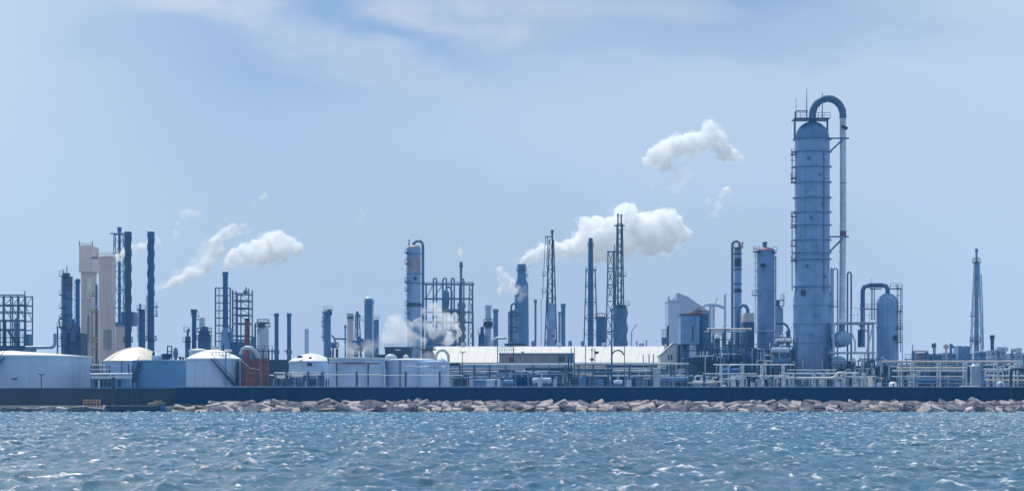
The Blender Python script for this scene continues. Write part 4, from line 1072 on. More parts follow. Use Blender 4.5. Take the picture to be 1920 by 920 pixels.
# elevated bin
B2 = Thing('storage_bin', 'big raised grey bin with rusty rim on dark legs', 'bin', 470, 1302); a = B2.a
B2.part('shell', MB().box(a.X(1275), a.X(1310), 468, 476, a.Z(645), a.Z(591)), STEEL)
B2.part('shell', MB().lathe(a.X(1318), 472, [(a.w(12),a.Z(655)),(a.w(13),a.Z(640)),(a.w(13),a.Z(587))], 20), STEELD)
B2.part('rim', MB().box(a.X(1274), a.X(1311), 467.7, 476.3, a.Z(590.8), a.Z(588.6)), RUSTT)
B2.part('stain', MB().box(a.X(1296), a.X(1299), 467.93, 468.01, a.Z(640), a.Z(611)), RUSTT)
for px in (1278, 1289, 1308): B2.part('leg', MB().box(a.X(px)-.35, a.X(px)+.35, 469, 469.7, GROUND, a.Z(645)), STEELD)
B2.part('chute', MB().box(a.X(1272), a.X(1290), 470, 474, a.Z(690), a.Z(645.2)), DARK)
B2.part('roof_house', MB().prism([(a.X(1288),a.Z(588.5)),(a.X(1318),a.Z(585)),(a.X(1313),a.Z(575)),(a.X(1307),a.Z(577))], 470, 474), SHEDM)
roof_rail(B2, 1308, 1330, 582, 588, 468, 6, RUSTT)
B2.part('awning', MB().box(a.X(1306), a.X(1328), 466, 470, a.Z(657), a.Z(654)), DARK)
t = Thing('cage_platform', 'small caged platform sticking out left of the pale far block', 'platform', 480, 1246); a = t.a
t.part('cage', MB().box(a.X(1241), a.X(1252), 479, 482, a.Z(645), a.Z(632)), STEELD)
t.part('mast', MB().box(a.X(1252.5)-.2, a.X(1252.5)+.2, 480, 480.4, GROUND, a.Z(610)), DARK)
roof_rail(t, 1241, 1253, 618, 632, 479, 4, LATT)
t.part('bracket', MB().bar((a.X(1252.5),480.2,a.Z(652)), (a.X(1242),480.2,a.Z(645)), .25), DARK)
# pale far blocks
FARM = mat('far_hazed_cladding', (.36,.45,.60), .8, var=.06)  # pale blue of far haze mixed into the base colour
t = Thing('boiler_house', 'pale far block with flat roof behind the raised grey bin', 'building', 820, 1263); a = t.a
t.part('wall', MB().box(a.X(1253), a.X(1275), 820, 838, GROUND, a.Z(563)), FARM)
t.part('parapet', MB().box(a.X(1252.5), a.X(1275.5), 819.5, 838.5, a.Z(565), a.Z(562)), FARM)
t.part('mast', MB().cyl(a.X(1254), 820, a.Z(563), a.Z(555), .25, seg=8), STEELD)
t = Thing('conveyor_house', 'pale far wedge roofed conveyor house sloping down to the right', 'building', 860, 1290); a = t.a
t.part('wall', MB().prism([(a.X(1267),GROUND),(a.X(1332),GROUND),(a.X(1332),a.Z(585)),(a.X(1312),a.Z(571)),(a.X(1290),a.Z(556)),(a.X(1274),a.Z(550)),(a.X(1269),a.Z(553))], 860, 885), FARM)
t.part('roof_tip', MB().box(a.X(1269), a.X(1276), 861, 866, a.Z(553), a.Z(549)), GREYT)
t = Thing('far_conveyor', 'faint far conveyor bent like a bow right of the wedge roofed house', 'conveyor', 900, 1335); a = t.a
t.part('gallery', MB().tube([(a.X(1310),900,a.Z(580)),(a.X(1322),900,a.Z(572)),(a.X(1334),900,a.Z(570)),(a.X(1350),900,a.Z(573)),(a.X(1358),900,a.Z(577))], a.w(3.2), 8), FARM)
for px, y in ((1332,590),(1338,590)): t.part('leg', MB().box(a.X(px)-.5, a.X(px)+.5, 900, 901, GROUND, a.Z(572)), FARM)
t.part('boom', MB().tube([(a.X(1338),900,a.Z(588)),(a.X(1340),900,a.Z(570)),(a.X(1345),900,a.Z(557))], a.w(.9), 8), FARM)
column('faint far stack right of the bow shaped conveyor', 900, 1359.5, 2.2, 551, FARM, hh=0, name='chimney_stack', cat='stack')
# small column behind the red capped one
t = column('small blue column with railed top between the red capped and giant ones', 500, 1462, 6.5, 575, STEEL, hh=.3)
landing(t, 1454, 1470, 573, 499, STEELD); landing(t, 1463, 1470, 562, 499, STEELD); t.part('vent', MB().cyl(t.a.X(1458), 500, t.a.Z(575), t.a.Z(562), .5, seg=10), STEELD)
t.part('mast', MB().tube([(t.a.X(1468),499.5,t.a.Z(575)),(t.a.X(1468),499.5,t.a.Z(549)),(t.a.X(1474),499.5,t.a.Z(547))], .1, 6), STEELL)
# tangled small plant left of the giant
for i, (px, r, yt, D, m, lab) in enumerate(((1345,5,632,476,STEELD,'dull upright vessel left of the pipe bridge posts'),(1357,3,612,470,GREYT,'grey post like vessel standing on the pipe bridge'),
    (1333,4.5,640,468,TANKB,'blue upright vessel under the left end of the pipe bridge'),(1370,5,636,474,STEEL,'pale upright vessel under the right end of the pipe bridge'),
    (1466,5,628,480,STEELL,'pale upright vessel between red capped column and giant'),(1478,4,618,478,STEELD,'dull upright vessel touching the giant column left edge'),
    (1458,3.5,652,470,TANKB,'short blue vessel at the foot of the red capped column'),(1419,5,656,468,STEELD,'short dark vessel right of the navy furnace'))):
    t = column(lab, D, px, r, yt, m, hh=At(D).w(r*.7), name='vessel', cat='vessel', rings=(yt+9, yt+22), ring_w=.1)
    t.part('nozzle', MB().tube([(t.a.X(px),D,t.a.Z(yt)-.2),(t.a.X(px),D,t.a.Z(yt-4)),(t.a.X(px+r),D,t.a.Z(yt-5.5)),(t.a.X(px+r*1.8),D,t.a.Z(yt-3))], t.a.w(.8), 8), PIPE)
for lab, D, pts, r, m in (('thin white pipe loop above the dull vessels left of the bridge', 472, [(1338,655),(1338,628),(1341,624),(1352,624),(1354,628),(1354,660)], .9, PIPE),
    ('pale crooked pipe between bridge and red capped column', 470, [(1390,622),(1390,640),(1396,645),(1420,645),(1424,650),(1424,672)], 1.1, PIPE),
    ('dark pipe bend high left of the giant column', 470, [(1455,606),(1470,606),(1476,611),(1480,620),(1480,650)], 2.2, STEELD),
    ('pale pipe bend reaching from red capped column to the giant', 468, [(1452,632),(1462,630),(1470,634),(1484,634)], 1.8, STEELL),
    ('light pipe along the top of the dim blue pump shed', 446, [(1300,668),(1340,667),(1346,664),(1390,664)], 1.3, PIPE),
    ('grey duct dropping from the raised bin', 466, [(1322,640),(1322,668),(1330,676),(1344,676)], 2.0, STEELD)):
    pipe(lab, D, pts, r, m, name='process_pipe')
t = Thing('tangle_platform', 'two level steel walkway among the vessels left of the red capped column', 'walkway', 462, 1368); a = t.a
for px in (1337, 1356, 1374, 1390): t.part('post', MB().box(a.X(px)-.12, a.X(px)+.12, 461.9, 462.1, GROUND, a.Z(628)), LATT)
landing(t, 1335, 1391, 655, 462, LATT); landing(t, 1335, 1376, 636, 462, LATT)

# ------------------------------------------------------------------ lattice masts, stacks
def lattice(t, D, b0, b1, t0, t1, yb, yt, n, w=.22, depth=None, m=None, legname='leg', bw=None, double=False):
    a = At(D); m = m or LATT
    zb = GROUND if yb is None else a.Z(yb); zt = a.Z(yt)
    hb = a.w(b1-b0)/2 if depth is None else depth; ht = a.w(t1-t0)/2 if depth is None else depth*max(.25, (t1-t0)/(b1-b0))
    def P_(f, sx, sy):
        x0 = a.X(b0)+(a.X(t0)-a.X(b0))*f; x1 = a.X(b1)+(a.X(t1)-a.X(b1))*f
        return Vector((x0 if sx < 0 else x1, D+sy*(hb+(ht-hb)*f), zb+(zt-zb)*f))
    for sx in (-1, 1):
        for sy in (-1, 1): t.part(legname, MB().bar(P_(0,sx,sy), P_(1,sx,sy), w), m)
    br = MB(); bw = bw or w*.6
    for i in range(n):
        f0, f1 = i/n, (i+1)/n
        for (s0, s1) in (((-1,-1),(1,-1)), ((1,-1),(1,1)), ((1,1),(-1,1)), ((-1,1),(-1,-1))):
            br.bar(P_(f1,*s0), P_(f1,*s1), bw)
            if i % 2: br.bar(P_(f0,*s0), P_(f1,*s1), bw)
            else: br.bar(P_(f0,*s1), P_(f1,*s0), bw)
            if double:
                if i % 2: br.bar(P_(f0,*s1), P_(f1,*s0), bw)
                else: br.bar(P_(f0,*s0), P_(f1,*s1), bw)
    t.part('lattice', br, m)
def stack(label, D, px, wt, wb, ytop, m, strakes=None, rings=(), lip=True, name='chimney_stack', cat='stack', group=None, shoulders=None, y0=None):
    t = Thing(name, label, cat, D, px, group); a = t.a
    x = a.X(px); zt = a.Z(ytop)
    prof = [(a.w(wb)/2, GROUND if y0 is None else a.Z(y0))]
    for y, w_ in (shoulders or ()): prof.append((a.w(w_)/2, a.Z(y)))
    prof += [(a.w(wt)/2, zt-.02), (a.w(wt)/2*.8, zt-.02+.02)]
    t.part('shaft', MB().lathe(x, D, prof, 28), m)
    if lip: t.part('rim', MB().ring(x, D, zt-.9, zt+.15, a.w(wt)/2*.8, a.w(wt)/2+.14, 28), m)
    if strakes:
        y0_, y1_, turns, hg, th = strakes
        t.part('strake', MB().helix(x, D, a.Z(y1_), a.Z(y0_), a.w(wt)/2, a.w(wt)/2, turns, 3, hg, th), m)
    for y, r in rings: round_landing(t, px, y, wb/2*.8, r)
    return t
# left pair of straked stacks
t = stack('dark blue stack with spiral fins, left one of the straked pair', 520, 240, 11.5, 12.5, 435.5, mat('ink_blue_stack', (.012,.055,.15), .5, var=.15), strakes=(440,620,2.1,.19,.5), rings=((640, 9.5),))
t = stack('slate blue stack with spiral fins, right one of the straked pair', 520, 283, 11.5, 13.5, 435.5, STACKB, strakes=(440,552,1.5,.19,.55), rings=((638, 11),))
ladder(t, 275.5, 553, 636, 519, STEELD); landing(t, 288, 296, 592, 519, STEELD); landing(t, 288, 296, 575, 519, STEELD)
t.part('frame', MB().box(t.a.X(295)-.1, t.a.X(295)+.1, 518.4, 518.6, t.a.Z(592), t.a.Z(573)), STEELD)
# distant flare with lattice behind them
t = stack('slender blue flare stack inside thin lattice behind the straked pair', 640, 224, 5.2, 6.5, 430, BLUE, lip=True)
a = t.a; lattice(t, 640, 213, 234, 215, 232, None, 440, 9, w=.22, m=LATT)
t.part('tip', MB().cyl(a.X(224), 640, a.Z(433), a.Z(426), a.w(4), a.w(4.2), 18), BLUE)
t.part('top_bar', MB().bar((a.X(210),637.5,a.Z(439)), (a.X(236),637.5,a.Z(439)), .35), STEELD)
# small column between the pair and low box
t = column('small blue column with railed top between the straked stacks', 540, 266, 6.5, 580, STACKB, hh=.4, rings=(600,), ring_w=.15)
landing(t, 258, 274, 580, 538.8, STEELD); ladder(t, 259, 577, 640, 538.6, STEELD); t.part('vent', MB().cyl(t.a.X(263), 540, t.a.Z(580), t.a.Z(569), .25, seg=8), STEELD)
t = Thing('stair_house', 'pale box house with dark head right of the wide grey silo', 'building', 560, 226); a = t.a
t.part('wall', MB().box(a.X(217), a.X(236), 560, 568, GROUND, a.Z(610)), GREYT)
t.part('head', MB().box(a.X(226), a.X(249), 561, 567, a.Z(609.8), a.Z(584)), STACKB)
t.part('deck', MB().box(a.X(216), a.X(238), 559.6, 568.4, a.Z(609.9), a.Z(604)), STEELD)
# two grey silo towers
t = Thing('silo_tower', 'tall narrow pinkish grey tower with a wider square head', 'tower', 560, 162); a = t.a
t.part('shaft', MB().box(a.X(152), a.X(171.5), 560, 567, GROUND, a.Z(510)), TOWER)
t.part('head', MB().box(a.X(149.5), a.X(174.5), 559, 568, a.Z(509.8), a.Z(461)), TOWER)
roof_rail(t, 150, 174, 455.5, 461, 559.2, 6, STEELL)
for px in (150, 174): t.part('mast', MB().cyl(a.X(px), 559.3, a.Z(461), a.Z(452), .12, seg=6), STEELD)
t.part('roof_unit', MB().box(a.X(153), a.X(168), 562, 566, a.Z(461), a.Z(457.5)), WHITE)
t.part('pipe', MB().tube([(a.X(163),559.5,a.Z(640)),(a.X(163),559.5,a.Z(595)),(a.X(166),559.5,a.Z(590)),(a.X(170),559.5,a.Z(591)),(a.X(171),559.5,a.Z(598)),(a.X(171),559.5,GROUND)], a.w(2), 10), STEELL)
t.part('duct', MB().box(a.X(165), a.X(171), 558.9, 559.98, a.Z(560), a.Z(521)), CREAM)
t = Thing('silo_tower', 'wide plain pinkish grey tower left of the straked stacks', 'tower', 545, 200); a = t.a
t.part('shaft', MB().lathe(a.X(200.5), 545, [(a.w(16.3),GROUND),(a.w(15.7),a.Z(484))], 8), TOWER)
t.part('cap', MB().lathe(a.X(200.5), 545, [(a.w(16.6),a.Z(484)),(a.w(16.6),a.Z(481)),(a.w(14),a.Z(478.5))], 8), TOWER)
roof_rail(t, 185, 215, 473.5, 480, 542.5, 8, STEELL)
t.part('mast', MB().cyl(a.X(185), 543, a.Z(482), a.Z(472), .2, seg=6), TOWER)
t.part('door_panel', MB().box(a.X(197), a.X(212), 545-a.w(15.9), 545-a.w(14), a.Z(655), a.Z(618)), SHEDM)
# what stands between them
t = column('bright blue column in the gap between the two grey towers', 566, 178, 5.2, 531, BLUE, hh=.8)
t = stack('thin steel vent pipe above the blue column between grey towers', 572, 177.5, 3.2, 3.2, 498, STEELD)
t = Thing('yellow_frame', 'rusty yellow steel frame at the foot of the grey towers', 'steel frame', 556, 179); a = t.a
for px in (172.5, 183.5): t.part('post', MB().box(a.X(px)-.2, a.X(px)+.2, 556, 556.4, GROUND, a.Z(580)), YELLOW)
for y in (584, 634, 640, 655): t.part('beam', MB().box(a.X(172), a.X(184), 555.9, 556.2, a.Z(y)-.25, a.Z(y)+.25), YELLOW)
landing(t, 168, 186, 555, 556, STEELD); landing(t, 168, 186, 575, 556, STEELL)
t.part('walkway', MB().box(a.X(170), a.X(186), 556.5, 558, a.Z(484), a.Z(481)), STEELD)
t = stack('plain bright blue stack left of the pinkish grey tower', 575, 146, 7.5, 7.5, 524, BLUE); ladder(t, 141, 524, 640, 574, STEELD)
# left column with machinery
t = column('dark headed column bristling with ladders at the left', 530, 126, 9.8, 516, STEELD, STEELD, .5, rings=(520,534,560,590), ring_w=.2, ring_m=DARK)
a = t.a
t.part('dark_panel', MB().ring(a.X(126), 530, a.Z(546), a.Z(520), a.w(9.7), a.w(10), 32), mat('soot_blue', (.06,.09,.16), .6))
t.part('top_gear', MB().box(a.X(118), a.X(130), 529, 531, a.Z(516), a.Z(512)), STEELD)
for px, y in ((120,505),(127,500),(131,512)): t.part('rod', MB().cyl(a.X(px), 529, a.Z(516), a.Z(y), .12, seg=6), STEELD)
ladder(t, 116.5, 520, 600, 528, STEELD)
for y in (517, 553, 577, 598, 614): landing(t, 112, 122, y, 528, DARK)
t = Thing('reactor_block', 'dark blue block of machinery at the foot of the dark headed column', 'machinery', 518, 130); a = t.a
t.part('casing', MB().box(a.X(126), a.X(152), 518, 526, GROUND, a.Z(624)), SHEDB)
t.part('casing', MB().box(a.X(113), a.X(127), 519, 526, GROUND, a.Z(640)), STEELD)
t.part('cyclone', MB().lathe(a.X(121), 517, [(a.w(1.5),a.Z(660)),(a.w(5),a.Z(645)),(a.w(6),a.Z(630)),(a.w(4),a.Z(618)),(a.w(2),a.Z(608))], 18), STEELD)
t.part('cyclone', MB().lathe(a.X(139), 517, [(a.w(6),a.Z(640)),(a.w(6.5),a.Z(615)),(a.w(4),a.Z(606)),(a.w(2),a.Z(598))], 18), STACKB)
t.part('duct', MB().tube([(a.X(119),516.5,a.Z(620)),(a.X(114),516.5,a.Z(611)),(a.X(113),516.5,a.Z(600)),(a.X(117),516.5,a.Z(594))], a.w(1.4), 8), STEELD)
t.part('red_valve', MB().box(a.X(132), a.X(139), 516, 517, a.Z(616), a.Z(611)), RUSTR)
for y in (612, 634, 648): landing(t, 108, 126, y, 517, DARK)
for y in (624,): landing(t, 126, 152, y, 518, DARK)
for px in (109.5, 124, 151): t.part('post', MB().box(a.X(px)-.15, a.X(px)+.15, 516.8, 517.1, GROUND, a.Z(612)), DARK)
pipe('blue pipe rising at its right end, behind the broad left tank', 470, [(48,651),(72,651),(96,651),(100,649.5),(102.5,646),(103,640),(103,625)], 3.0, PIPEB, name='process_pipe')
# far left scaffold
t = Thing('open_frame', 'open steel frame cut by the left edge with a blue vessel inside', 'steel frame', 480, 15); a = t.a
for px in (-22, -10, 8, 20, 33, 46):
    for yy in (480, 488): t.part('post', MB().box(a.X(px)-.13, a.X(px)+.13, yy-.1, yy+.1, GROUND, a.Z(553)), LATT)
for y in (553, 571, 584, 600, 617):
    for yy in (480, 488): t.part('beam', MB().box(a.X(-24), a.X(47), yy-.16, yy+.16, a.Z(y)-.12, a.Z(y)+.12), LATT)
for px in (8, 33, 46):
    t.part('beam', MB().box(a.X(px)-.1, a.X(px)+.1, 480.2, 487.8, a.Z(571)-.1, a.Z(571)+.1), LATT)
br = MB()
for i, (x0, x1) in enumerate(((8,20),(20,33),(33,46),(-10,8))):
    br.bar((a.X(x0),488,a.Z(571)), (a.X(x1),488,a.Z(553)), .14); br.bar((a.X(x1),488,a.Z(600)), (a.X(x0),488,a.Z(571)), .14)
t.part('lattice', br, LATT)
t.part('mast', MB().cyl(a.X(46.5), 480, a.Z(553), a.Z(545), .12, seg=6), LATT)
t.part('deck', MB().box(a.X(-24), a.X(50), 478, 490, a.Z(657), a.Z(648)), SHEDB)
t.part('vessel', MB().lathe(a.X(24), 484, [(a.w(6),a.Z(648)),(a.w(6),a.Z(600)),(a.w(3),a.Z(594))], 18), PIPEB)
t.part('cabin', MB().box(a.X(44), a.X(54), 480, 484, a.Z(655), a.Z(626)), STEELD)
t.part('chute', MB().bar((a.X(16),479,a.Z(618)), (a.X(32),479,a.Z(642)), .5), STEELD)
t.part('riser', MB().cyl(a.X(13), 478.6, a.Z(648), a.Z(599), a.w(1.8), seg=10), DARK)
t.part('riser', MB().cyl(a.X(3), 478.6, a.Z(648), a.Z(604), a.w(1.2), seg=10), DARK)
for y in (632, 641): landing(t, -20, 44, y, 478, DARK)
# left-middle group
t = stack('blue grey stack with a small railed top right of the cream dome', 560, 364, 8.5, 9.5, 583, STACKB); landing(t, 359, 374, 592, 558, STEELD); a = t.a
t.part('cap', MB().box(a.X(359), a.X(369), 558.5, 561.5, a.Z(584), a.Z(580)), DARK)
t = Thing('furnace', 'squat tapering furnace with short stubby stack behind the white tank', 'furnace', 556, 383); a = t.a
t.part('body', MB().lathe(a.X(383), 556, [(a.w(12),GROUND),(a.w(12),a.Z(630)),(a.w(9.5),a.Z(622)),(a.w(6.5),a.Z(612))], 26), STACKB)
t.part('stack', MB().lathe(a.X(379), 556, [(a.w(6),a.Z(616)),(a.w(4.3),a.Z(597)),(a.w(4.5),a.Z(596.5)),(a.w(4.5),a.Z(595.5))], 20), STEELL)
t.part('crossover', MB().bar((a.X(368),556,a.Z(598.5)), (a.X(384),556,a.Z(598)), .55), CREAM)
round_landing(t, 383, 622, 9, 14); round_landing(t, 383, 636, 11, 14.5)
ladder(t, 396, 622, 662, 553.5, STEELD)
t = column('short pale blue column left of the squat tapering furnace', 560, 352, 5, 628, STEELD, hh=.6); landing(t, 343, 358, 640, 558.6, DARK); landing(t, 345, 356, 621, 558.6, STEELD); t.part('vent', MB().tube([(t.a.X(352),560,t.a.Z(628)),(t.a.X(352),560,t.a.Z(620)),(t.a.X(355),560,t.a.Z(616))], .3, 8), STEELD)
# smoking stack inside scaffold
t = stack('smoking blue stack standing inside a tall open scaffold', 600, 422.5, 9.5, 14, 510.5, STACKB, shoulders=((612, 10.5),))
a = t.a
for px in (407.5, 435): t.part('scaffold_post', MB().box(a.X(px)-.18, a.X(px)+.18, 596, 596.4, GROUND, a.Z(541)), LATT)
for y in (541, 555, 569, 583, 597, 611, 625, 640):
    t.part('scaffold_beam', MB().box(a.X(407), a.X(435.5), 595.9, 596.15, a.Z(y)-.14, a.Z(y)+.14), LATT)
ladder(t, 411, 541, 650, 595.5, LATT)
t = Thing('open_frame', 'tall open steel frame right of the smoking stack with navy base', 'steel frame', 602, 450); a = t.a
for px, yt in ((436, 543), (445, 550), (466.5, 541)):
    for yy in (602, 610): t.part('post', MB().box(a.X(px)-.18, a.X(px)+.18, yy-.15, yy+.15, GROUND, a.Z(yt)), LATT)
for y in (550, 563, 577, 590, 606, 629, 637):
    for yy in (602, 610): t.part('beam', MB().box(a.X(435), a.X(467), yy-.19, yy+.19, a.Z(y)-.16, a.Z(y)+.16), LATT)
br = MB()
for y0, y1 in ((550,563),(563,577),(577,590),(590,606)): br.bar((a.X(445),610,a.Z(y0)), (a.X(466),610,a.Z(y1)), .16)
t.part('lattice', br, LATT)
t.part('hoist', MB().box(a.X(455), a.X(461), 604, 606, a.Z(549.5), a.Z(543)), STEELD); t.part('hoist_mast', MB().cyl(a.X(459), 605, a.Z(543), a.Z(537), .2, seg=6), STEELD)
ladder(t, 438, 545, 640, 601, LATT)
t = Thing('reactor_block', 'blue mass of ducts and casings at the foot of the smoking stack', 'machinery', 592, 436); a = t.a
t.part('casing', MB().box(a.X(414), a.X(432), 592, 598, GROUND, a.Z(622)), STACKB)
t.part('casing', MB().box(a.X(432), a.X(466), 593, 599, GROUND, a.Z(640)), STACKB)
t.part('hopper', MB().lathe(a.X(424), 590, [(a.w(9),GROUND),(a.w(9),a.Z(640)),(a.w(5),a.Z(614))], 20), PIPEB)
t.part('duct', MB().tube([(a.X(432),590,a.Z(612)),(a.X(436),590,a.Z(625)),(a.X(435),590,a.Z(640))], a.w(2.4), 10), PIPEB)
# red brick chimney and steaming vessel
t = stack('red brick chimney standing behind the rusty tank', 470, 463.5, 9.8, 12, 598, BRICK, lip=False)
t.part('rim', MB().ring(t.a.X(463.5), 470, t.a.Z(599.5), t.a.Z(596.5), t.a.w(4), t.a.w(5.4), 28), DARK)
t.part('hatch', MB().box(t.a.X(463), t.a.X(467), 470-t.a.w(5.9), 470-t.a.w(4.9), t.a.Z(650), t.a.Z(645)), DARK)
t = column('pale vessel with a dark rough platformed top right of the brick chimney', 560, 493, 11, 612, STEELL, STEELL, .8)
a = t.a; round_landing(t, 493, 612, 10, 14); round_landing(t, 493, 606, 6, 11); t.part('top_gear', MB().lathe(a.X(490), 560, [(a.w(8),a.Z(612)),(a.w(7),a.Z(607)),(a.w(3),a.Z(603))], 16), STEELD)
for px in (480,): t.part('post', MB().box(a.X(px)-.2, a.X(px)+.2, 558, 558.4, GROUND, a.Z(607)), DARK)
t.part('pipe', MB().tube([(a.X(487),557,a.Z(655)),(a.X(487),557,a.Z(625))], .4, 8), PIPE)
t = Thing('railed_platform', 'dark railed platform behind the rusty tank top', 'platform', 462, 496); a = t.a
for px in (482, 493, 504, 510): t.part('post', MB().box(a.X(px)-.12, a.X(px)+.12, 462, 462.3, GROUND, a.Z(654)), DARK)
landing(t, 481, 512, 658, 462, DARK)
t = column('faint bluish column left of the steaming vessel', 640, 474.5, 4.2, 630, STEELD, hh=.3)
# pair of plain stacks
for px, lab in ((518.5, 'plain blue stack, left one of the matching smooth pair'), (542, 'plain blue stack, right one of the matching smooth pair')):
    t = stack(lab, 640, px, 7.6, 8.2, 588, STACKB, group='pair of plain smooth stacks')
    t.part('base_ring', MB().ring(t.a.X(px), 640, t.a.Z(663), t.a.Z(656), t.a.w(3.5), t.a.w(5.5), 24), RUSTR if px > 530 else STEELD)
    t.part('gallery', MB().box(t.a.X(px-7), t.a.X(px+4), 636, 637, t.a.Z(658.5), t.a.Z(657)), DARK)
# tiny shapes on the horizon left of centre
for lab, px, yt, r, D in (('dim short round vent right of the plain stack pair', 542.5, 656, 2.5, 560), ('very faint far stack in haze left of the ladder topped column', 575, 615, 4, 1000)):
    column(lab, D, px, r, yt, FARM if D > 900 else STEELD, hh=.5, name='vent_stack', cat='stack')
# cluster around 690
t = column('blue column with dark gear on top and ladders, left of the streaked stack', 700, 613.5, 6.8, 580, STACKH, STACKH, 1.0, rings=(588, 600), ring_w=.2)
a = t.a; landing(t, 607, 624, 580, 697, STEELD); landing(t, 606, 622, 587, 697, DARK); ladder(t, 605.5, 584, 640, 697, LATT)
for y in (602, 611, 632): landing(t, 603, 609, y, 697, DARK)
t.part('hook', MB().tube([(a.X(619),698,a.Z(592)),(a.X(622),698,a.Z(588)),(a.X(621),698,a.Z(583)),(a.X(617),698,a.Z(581))], .4, 8), STEELD)
drum('dark drum at the foot of the ladder topped column', 690, 622, 634, 646, 6, STACKB)
pipe('long blue pipe bridging to the streaked stack at mid height', 700, [(622,628),(627,634.5),(650,635)], 1.6, STACKB, name='process_pipe')
t = stack('pinkish streaked stack with a blue head', 720, 657, 11.6, 12, 588, GREYT)
t.part('head', MB().ring(t.a.X(657), 720, t.a.Z(598), t.a.Z(587.2), t.a.w(4), t.a.w(6.3), 24), STACKB)
stack('dark slim stack hidden half behind the pinkish streaked one', 724, 647.5, 3.2, 3.2, 610, STACKH)
t = stack('thin lattice wrapped vent stack right of the pinkish streaked one', 700, 670, 3.4, 4, 584, STACKH)
a = t.a; lattice(t, 700, 662, 683, 667, 673, None, 588, 7, w=.22)
t.part('head_gear', MB().box(a.X(669), a.X(676), 698, 701, a.Z(594), a.Z(590)), STEELD); landing(t, 661, 684, 600.5, 697, STEELD)
drum('blue bellied vessel at the foot of the lattice wrapped vent stack', 695, 664, 680, 646, 12, STACKB)
t = column('tall blue column with a ragged top right of the lattice vent stack', 690, 692, 8.4, 560, STACKH, STACKH, .6)
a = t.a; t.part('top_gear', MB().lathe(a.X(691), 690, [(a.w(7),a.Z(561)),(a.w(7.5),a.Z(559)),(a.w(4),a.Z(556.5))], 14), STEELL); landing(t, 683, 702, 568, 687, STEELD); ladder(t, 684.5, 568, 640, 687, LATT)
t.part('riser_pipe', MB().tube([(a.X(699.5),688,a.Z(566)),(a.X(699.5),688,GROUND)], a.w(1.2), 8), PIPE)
t = column('short blue column with flanged top, right end of the cluster', 700, 705.5, 5, 598, STACKH, hh=.3); landing(t, 700, 711, 596, 697, STEELD)
# central column with hook pipe
Cn = column('tall central column with a rust patch and hook pipe in steam', 560, 776, 12.6, 459, STEEL, mat('rust_tinted_head', (.30,.27,.30), .5, rust=1), At(560).w(6), rings=(476,513,531,572), ring_w=.25, ring_m=STEELD)
a = Cn.a
Cn.part('overhead_pipe', MB().tube([(a.X(774),560,a.Z(461)),(a.X(776),560,a.Z(456)),(a.X(781),560,a.Z(452)),(a.X(788),560,a.Z(452)),(a.X(791.5),560,a.Z(455)),(a.X(793),560,a.Z(461)),(a.X(793),560,a.Z(600)),(a.X(793),560,GROUND)], a.w(2.7), 14), STEELD)
Cn.part('lightning_rod', MB().cyl(a.X(767), 560, a.Z(466), a.Z(449), .15, seg=6), STEELD)
for y in (474, 494, 527, 530, 545, 572, 587, 601): landing(Cn, 759, 766, y, 558, DARK)
ladder(Cn, 763.5, 465, 610, 558, STEELD)
Cn.part('rust_patch', MB().lathe(a.X(776), 560, [(a.w(12.68),a.Z(509)),(a.w(12.68),a.Z(483))], 40), mat('rust_patched_steel', (.24,.25,.30), .6, rust=1.3, scale=.5))
Cn.part('dark_band', MB().ring(a.X(776), 560, a.Z(575), a.Z(568), a.w(12.3), a.w(13.6), 36), DARK)
Cn.part('nozzle', MB().tube([(a.X(777),560-a.w(13),a.Z(521)),(a.X(781),560-a.w(13.2),a.Z(524))], .4, 8), DARK)
# reactor frame with inverted U pipes
t = Thing('reactor_structure', 'open steel frame with inverted U pipes right of the central column', 'steel frame', 575, 840); a = t.a
for px in (799, 830, 862, 886):
    t.part('post', MB().box(a.X(px)-.2, a.X(px)+.2, 575, 575.4, GROUND, a.Z(531)), LATT)
for y in (533, 560, 585, 604): t.part('beam', MB().box(a.X(795), a.X(888), 574.7, 574.98, a.Z(y)-.22, a.Z(y)+.22), STEELD)
br = MB()
for x0, x1 in ((799,812),(812,830)): br.bar((a.X(x0),575.2,a.Z(560)), (a.X(x1),575.2,a.Z(533)), .2)
t.part('lattice', br, LATT); roof_rail(t, 796, 888, 528, 533, 574.8, 18, LATT)
for i, (x0, x1, y0, r) in enumerate(((813,819,522,1.5),(831,837.5,522,1.5),(846.5,852,522,1.5),(866,870,523,1.4))):
    p = [(a.X(x0),573,a.Z(640)),(a.X(x0),573,a.Z(y0+3)),(a.X(x0+(x1-x0)*.2),573,a.Z(y0+.6)),(a.X((x0+x1)/2),573,a.Z(y0)),(a.X(x1-(x1-x0)*.2),573,a.Z(y0+.6)),(a.X(x1),573,a.Z(y0+3)),(a.X(x1),573,a.Z(640))]
    t.part('u_pipe', MB().tube(p, a.w(r), 10), STEELD)
t.part('drum', MB().lathe(a.X(836.5), 572, [(a.w(2.5),a.Z(586)),(a.w(6.2),a.Z(574)),(a.w(7),a.Z(560)),(a.w(6.4),a.Z(550)),(a.w(3),a.Z(545))], 22), STEELD)
t.part('drum_pipe', MB().tube([(a.X(837),572,a.Z(547)),(a.X(838),572,a.Z(541)),(a.X(842),572,a.Z(538.5)),(a.X(846),572,a.Z(541)),(a.X(847.5),572,a.Z(548)),(a.X(847.5),572,a.Z(590))], a.w(1.7), 12), STEELD)
t.part('deck', MB().box(a.X(836), a.X(860), 570, 577, a.Z(584), a.Z(580)), STEELD)
t.part('base_block', MB().box(a.X(800), a.X(856), 572, 580, GROUND, a.Z(618)), STACKB)
